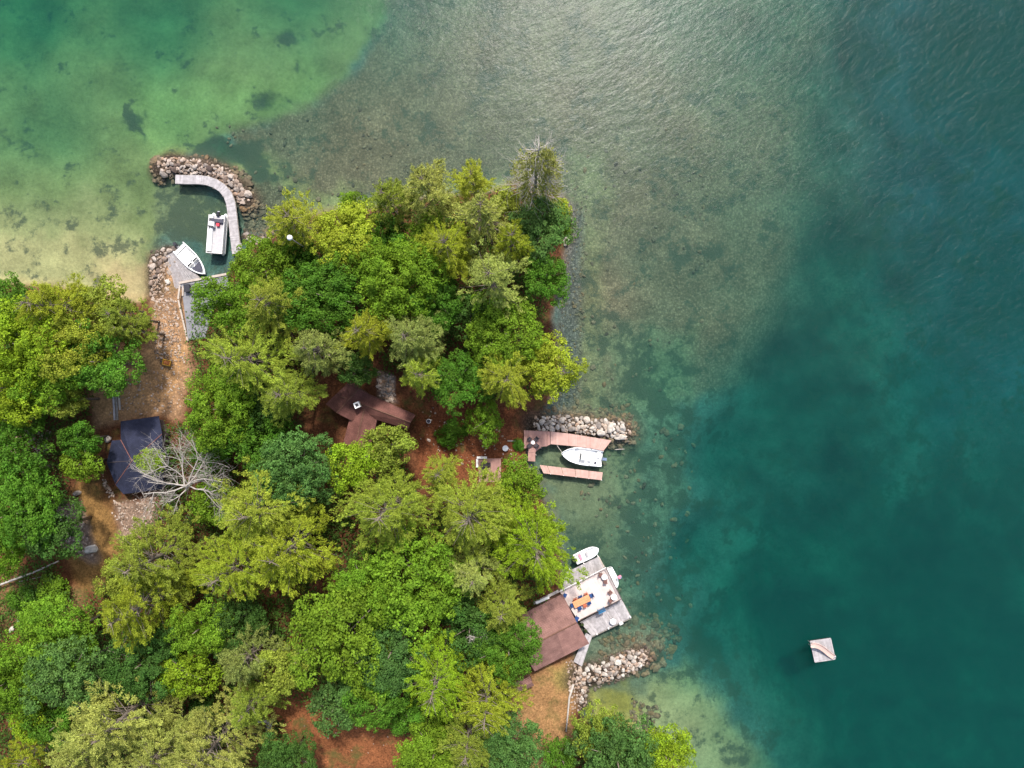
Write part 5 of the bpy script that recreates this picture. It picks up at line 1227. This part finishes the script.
part('cleat', MB().box((-1.2, 1.16, .80), (.2, .06, .05)), 'dark_metal', o, local=True); part('cleat', MB().box((-1.2, -1.16, .80), (.2, .06, .05)), 'dark_metal', o, local=True)
outboard(o, -3.2, .55, M['engine_blue'])
p, q = W(562, 452.5, .8), W(557, 445.5, .95)
solo('mooring_line', MB().tube([tuple(p), tuple((p + q) / 2 - Vector((0, 0, .08))), tuple(q)], .03, 5), 'rope', p, 'pale mooring line from the bow of the white centre console boat to the dock', 'rope')
# runabout at the square pier : bow to the south-east
a_ = math.atan2(-(277 - 247.5), 207 - 181); o = boat('runabout_boat', 193.3, 261.3, a_ + .05, 'white open runabout with dark bow cushion beside the square pier')
part('hull', hull_mb(5.4, 2.3, .7, 2.1, .17, .3), 'gelcoat', o, True, local=True)
part('bow_cushion', MB().poly_prism([(.95, -.72), (1.5, -.62), (1.95, -.38), (2.15, -.08), (2.15, .08), (1.95, .38), (1.5, .62), (.95, .72)], .55, .76), 'dark_cover', o, local=True)
part('console', MB().box((.3, .5, .6), (.45, .7, .6)).box((.3, -.5, .6), (.45, .7, .6)), 'gelcoat', o, local=True)
for s in (-1, 1): part('windscreen', MB().box((.42, s * .52, .95), (.05, .75, .32), 0, -.5), 'glass', o, local=True)
part('cockpit_cover', MB().box((-1.0, 0, .62), (1.8, 1.55, .06)), 'gelcoat', o, local=True)
part('stern_bench', MB().box((-2.25, 0, .55), (.45, 1.7, .4)), 'gelcoat', o, local=True)
for s in (-1, 1): part('cleat', MB().box((-.3 , s * 1.04, .76), (.22, .06, .05)), 'dark_metal', o, local=True)
outboard(o, -3.15, .5, M['black'])
# pontoon boat
o = boat('pontoon_boat', 219, 236, math.atan2(-41, -3) + math.pi, 'white pontoon boat with grey floor and red cushion beside the curved walkway')
part('floor', MB().box((0, 0, .62), (5.4, 2.25, .08)), 'boat_floor', o, local=True)
for s in (-1, 1): part('pontoon', MB().tube([(-2.75, s * .85, .18), (-2.45, s * .85, .12), (2.6, s * .85, .12), (3.0, s * .85, .2), (3.15, s * .85, .3)], [.15, .32, .32, .26, .10], 12), 'gelcoat', o, True, local=True)
part('side_fence', MB().box((0, 1.1, .95), (5.4, .07, .6)), 'rail_white', o, local=True); part('side_fence', MB().box((0, -1.1, .95), (5.4, .07, .6)), 'rail_white', o, local=True)
part('front_fence', MB().box((-2.66, 0, .95), (.07, 2.1, .6)), 'rail_white', o, local=True); 
part('bench', MB().box((-.75, .80, .86), (3.3, .5, .42)).box((-.75, 1.02, 1.2), (3.3, .1, .35)), 'gelcoat', o, local=True)
part('stern_seat', MB().box((1.95, -.05, .86), (.5, 1.7, .42)), 'dark_cover', o, local=True)
cn = part('console', MB().box((1.35, .62, 1.0), (.7, .75, .75)), 'gelcoat', o, local=True); part('windscreen', MB().box((1.05, .62, 1.45), (.05, .7, .3), 0, .4), 'glass', cn, local=True)
part('cushion', MB().box((1.4, -.15, .92), (.42, .42, .3)), 'red', o, label='bright red cushion', local=True)
part('stern_locker', MB().box((2.5, .85, .85), (.45, .55, .45)).box((2.5, -.85, .85), (.45, .55, .45)), 'gelcoat', o, local=True)
outboard(o, 2.95, .55, M['black'])
# tender north of the lake deck
a_ = math.atan2(-(548 - 559.5), 598.5 - 574); o = boat('tender_boat', 586.6, 553.6, a_, 'small white tender with red seat tied to the north side dock of the boathouse')
part('hull', hull_mb(3.7, 1.65, .45, 3.6, .22, .2), 'gelcoat', o, True, local=True)
part('seat', MB().box((-1.0, 0, .42), (.35, .85, .16)), 'pink', o, local=True); part('console', MB().box((.05, 0, .5), (.35, .5, .5)), 'boat_floor', o, local=True); part('bow_locker', MB().box((1.1, 0, .32), (.6, .7, .2)), 'gelcoat', o, local=True)
outboard(o, -1.95, .35, M['black'], 0, .85)
# dinghy with flag on the lake side
a_ = math.atan2(-(585 - 570.5), 616.5 - 609.5) ; o = boat('flagged_dinghy', 612.2, 577.3, a_, 'white dinghy with a pink and blue flag moored at the lake front of the deck')
part('hull', hull_mb(3.0, 1.35, .4, 2.6, .2, .2), 'gelcoat', o, True, local=True); part('thwart', MB().box((-.2, 0, .33), (.28, .95, .06)), 'gelcoat', o, local=True)
fl = part('flag_pole', MB().tube([(.1, .62, .4), (.1, .95, 1.9)], .02, 6), 'aluminium', o, local=True)
part('flag', MB().poly_prism([(-.3, .66), (.15, .72), (.22, .98), (-.25, .95)], 1.50, 1.53).poly_prism([(-.3, .95), (.22, .98), (.25, 1.2), (-.2, 1.22)], 1.42, 1.45), 'pink', fl, local=True); part('canton', MB().poly_prism([(.0, .98), (.24, 1.0), (.25, 1.2), (.05, 1.2)], 1.453, 1.48), 'engine_blue', fl, local=True)

# ---------------------------------------------------------------- swim raft with slide
o = empty('swim_raft', W(822.4, 650, 0), 'square grey wooden swim raft floating alone on deep water', 'raft')
z = .5; rc = [(810, 641.2), (830.2, 638.2), (834.8, 658.8), (814.7, 661.8)]
part('deck', MB().planks(*[WP(a, b, z) for a, b in (rc[0], rc[1], rc[2], rc[3])], z, w=.17, gap=.02), 'grey_wood', o)
part('float', MB().poly_prism([WP(a, b, z) for a, b in ((811, 642), (829.6, 639.2), (833.8, 658), (815.2, 660.8))], -.2, z - .06), 'black', o)
part('edge_board', beam(rc[0], rc[3], z - .12, .12, .14), 'grey_wood', o); part('edge_board', beam(rc[0], rc[1], z - .12, .12, .14), 'grey_wood', o)
part('edge_board', beam(rc[1], rc[2], z - .12, .12, .14), 'grey_wood', o); part('edge_board', beam(rc[3], rc[2], z - .12, .12, .14), 'grey_wood', o)
sl = empty('water_slide', W(822, 650, z), 'pale pink curved plastic slide standing on the swim raft', 'slide')
path = [(811, 645.3, 1.75), (814.5, 645.2, 1.68), (818, 646, 1.5), (821.6, 647.9, 1.28), (825, 650.4, 1.05), (828, 653, .88), (831, 655.3, .76), (834, 657.4, .7)]
P = [W(a, b, zz) for a, b, zz in path]; mb = MB(); e1 = []; e2 = []
ch_v = []
for i, p in enumerate(P):
    d = (P[min(i + 1, len(P) - 1)] - P[max(i - 1, 0)]); d.z = 0; d.normalize(); n = Vector((-d.y, d.x, 0))
    ch_v += [tuple(p + n * .30 + Vector((0, 0, .02))), tuple(p + n * .18 - Vector((0, 0, .04))), tuple(p - n * .18 - Vector((0, 0, .04))), tuple(p - n * .30 + Vector((0, 0, .02)))]
    e1.append(p + n * .32 + Vector((0, 0, .06))); e2.append(p - n * .32 + Vector((0, 0, .06)))
mb.v = ch_v + [(x, y, zz - .05) for x, y, zz in ch_v]; nn_ = len(ch_v)
for i in range(len(P) - 1):
    for j in range(3):
        f = (i * 4 + j, i * 4 + j + 1, (i + 1) * 4 + j + 1, (i + 1) * 4 + j); mb.f.append(f[::-1]); mb.f.append(tuple(k + nn_ for k in f))
part('chute', mb, 'slide', sl, True)
for e in (e1, e2): part('chute_rim', MB().tube(e, .055, 6), 'slide', sl, True)
for a, b, zz in ((811.5, 643.6, 1.7), (811.9, 647, 1.7), (822, 649.6, 1.2), (829.5, 655.3, .75)): p = W(a, b, zz); part('leg', MB().cyl((p.x, p.y, z), .04, zz - z, 6), 'aluminium', sl)
ld = part('ladder', MB().tube([W(810.2, 644, z), W(810.9, 644.4, 1.75)], .03, 5).tube([W(810.4, 647, z), W(811.1, 646.6, 1.75)], .03, 5), 'aluminium', sl)
for k in range(4): zz = z + .25 + k * .3; part('rung', MB().tube([W(810.3 + k * .12, 644.1, zz), W(810.5 + k * .12, 646.9, zz)], .025, 5), 'aluminium', ld)
p = W(834.6, 656.2, z); q = empty('raft_cleat', p, 'small white mooring cleat at the lower right corner of the swim raft', 'cleat'); part('horn', MB().tube([(-.14, .05, .12), (.14, -.05, .12)], .05, 6), 'rail_white', q, local=True); part('foot', MB().box((0, 0, .05), (.12, .12, .1)), 'rail_white', q, local=True)
# white globe on a mast among the north-west trees
p = W(290.3, 238, 15.5); o = empty('globe_mast', (p.x, p.y, gw(p.x, p.y)), 'white globe on a mast rising through the golden pine', 'mast')
part('pole', MB().cyl((p.x, p.y, .5), .06, 15.0, 8), 'post_wood', o, True); part('globe', MB().ball((p.x, p.y, 15.7), .34, 14, 10), 'white_top', o, True)

# ---------------------------------------------------------------- light, sky, camera
EL, AZ = R(57), R(8.5)
sv = Vector((math.sin(AZ) * math.cos(EL), math.cos(AZ) * math.cos(EL), math.sin(EL)))
sl_ = bpy.data.lights.new('sun', 'SUN'); sl_.energy = 3.3; sl_.angle = R(4.0); sl_.color = (1, .95, .88)
so = bpy.data.objects.new('sun', sl_); COL.objects.link(so); so.rotation_euler = sv.to_track_quat('Z', 'Y').to_euler(); so.location = (0, 0, 90)
w = bpy.data.worlds.new('World'); S.world = w; w.use_nodes = True; nt = w.node_tree; nt.nodes.clear()
sk = nt.nodes.new('ShaderNodeTexSky'); sk.sky_type = 'NISHITA'; sk.sun_disc = False; sk.sun_elevation = EL; sk.sun_rotation = AZ; sk.dust_density = 3.0; sk.air_density = 1.0
bg = nt.nodes.new('ShaderNodeBackground'); bg.inputs['Strength'].default_value = .15; ou = nt.nodes.new('ShaderNodeOutputWorld')
nt.links.new(sk.outputs['Color'], bg.inputs['Color']); nt.links.new(bg.outputs['Background'], ou.inputs['Surface'])
cd = bpy.data.cameras.new('camera'); cd.sensor_width = 36; cd.lens = 36 * F / 1024; cd.clip_end = 2000; cd.clip_start = .5
co = bpy.data.objects.new('camera', cd); COL.objects.link(co); co.location = (0, 0, H); co.rotation_euler = (0, 0, 0); S.camera = co
S.view_settings.view_transform = 'Standard'; S.view_settings.look = 'None'; S.view_settings.gamma = 1; S.view_settings.exposure = .9
S.cycles.max_bounces = 4; S.cycles.diffuse_bounces = 2; S.cycles.glossy_bounces = 1; S.cycles.transmission_bounces = 3; S.cycles.transparent_max_bounces = 6; S.cycles.volume_bounces = 0
S.cycles.use_denoising = True; S.cycles.caustics_reflective = False; S.cycles.caustics_refractive = False; S.cycles.sample_clamp_indirect = 4
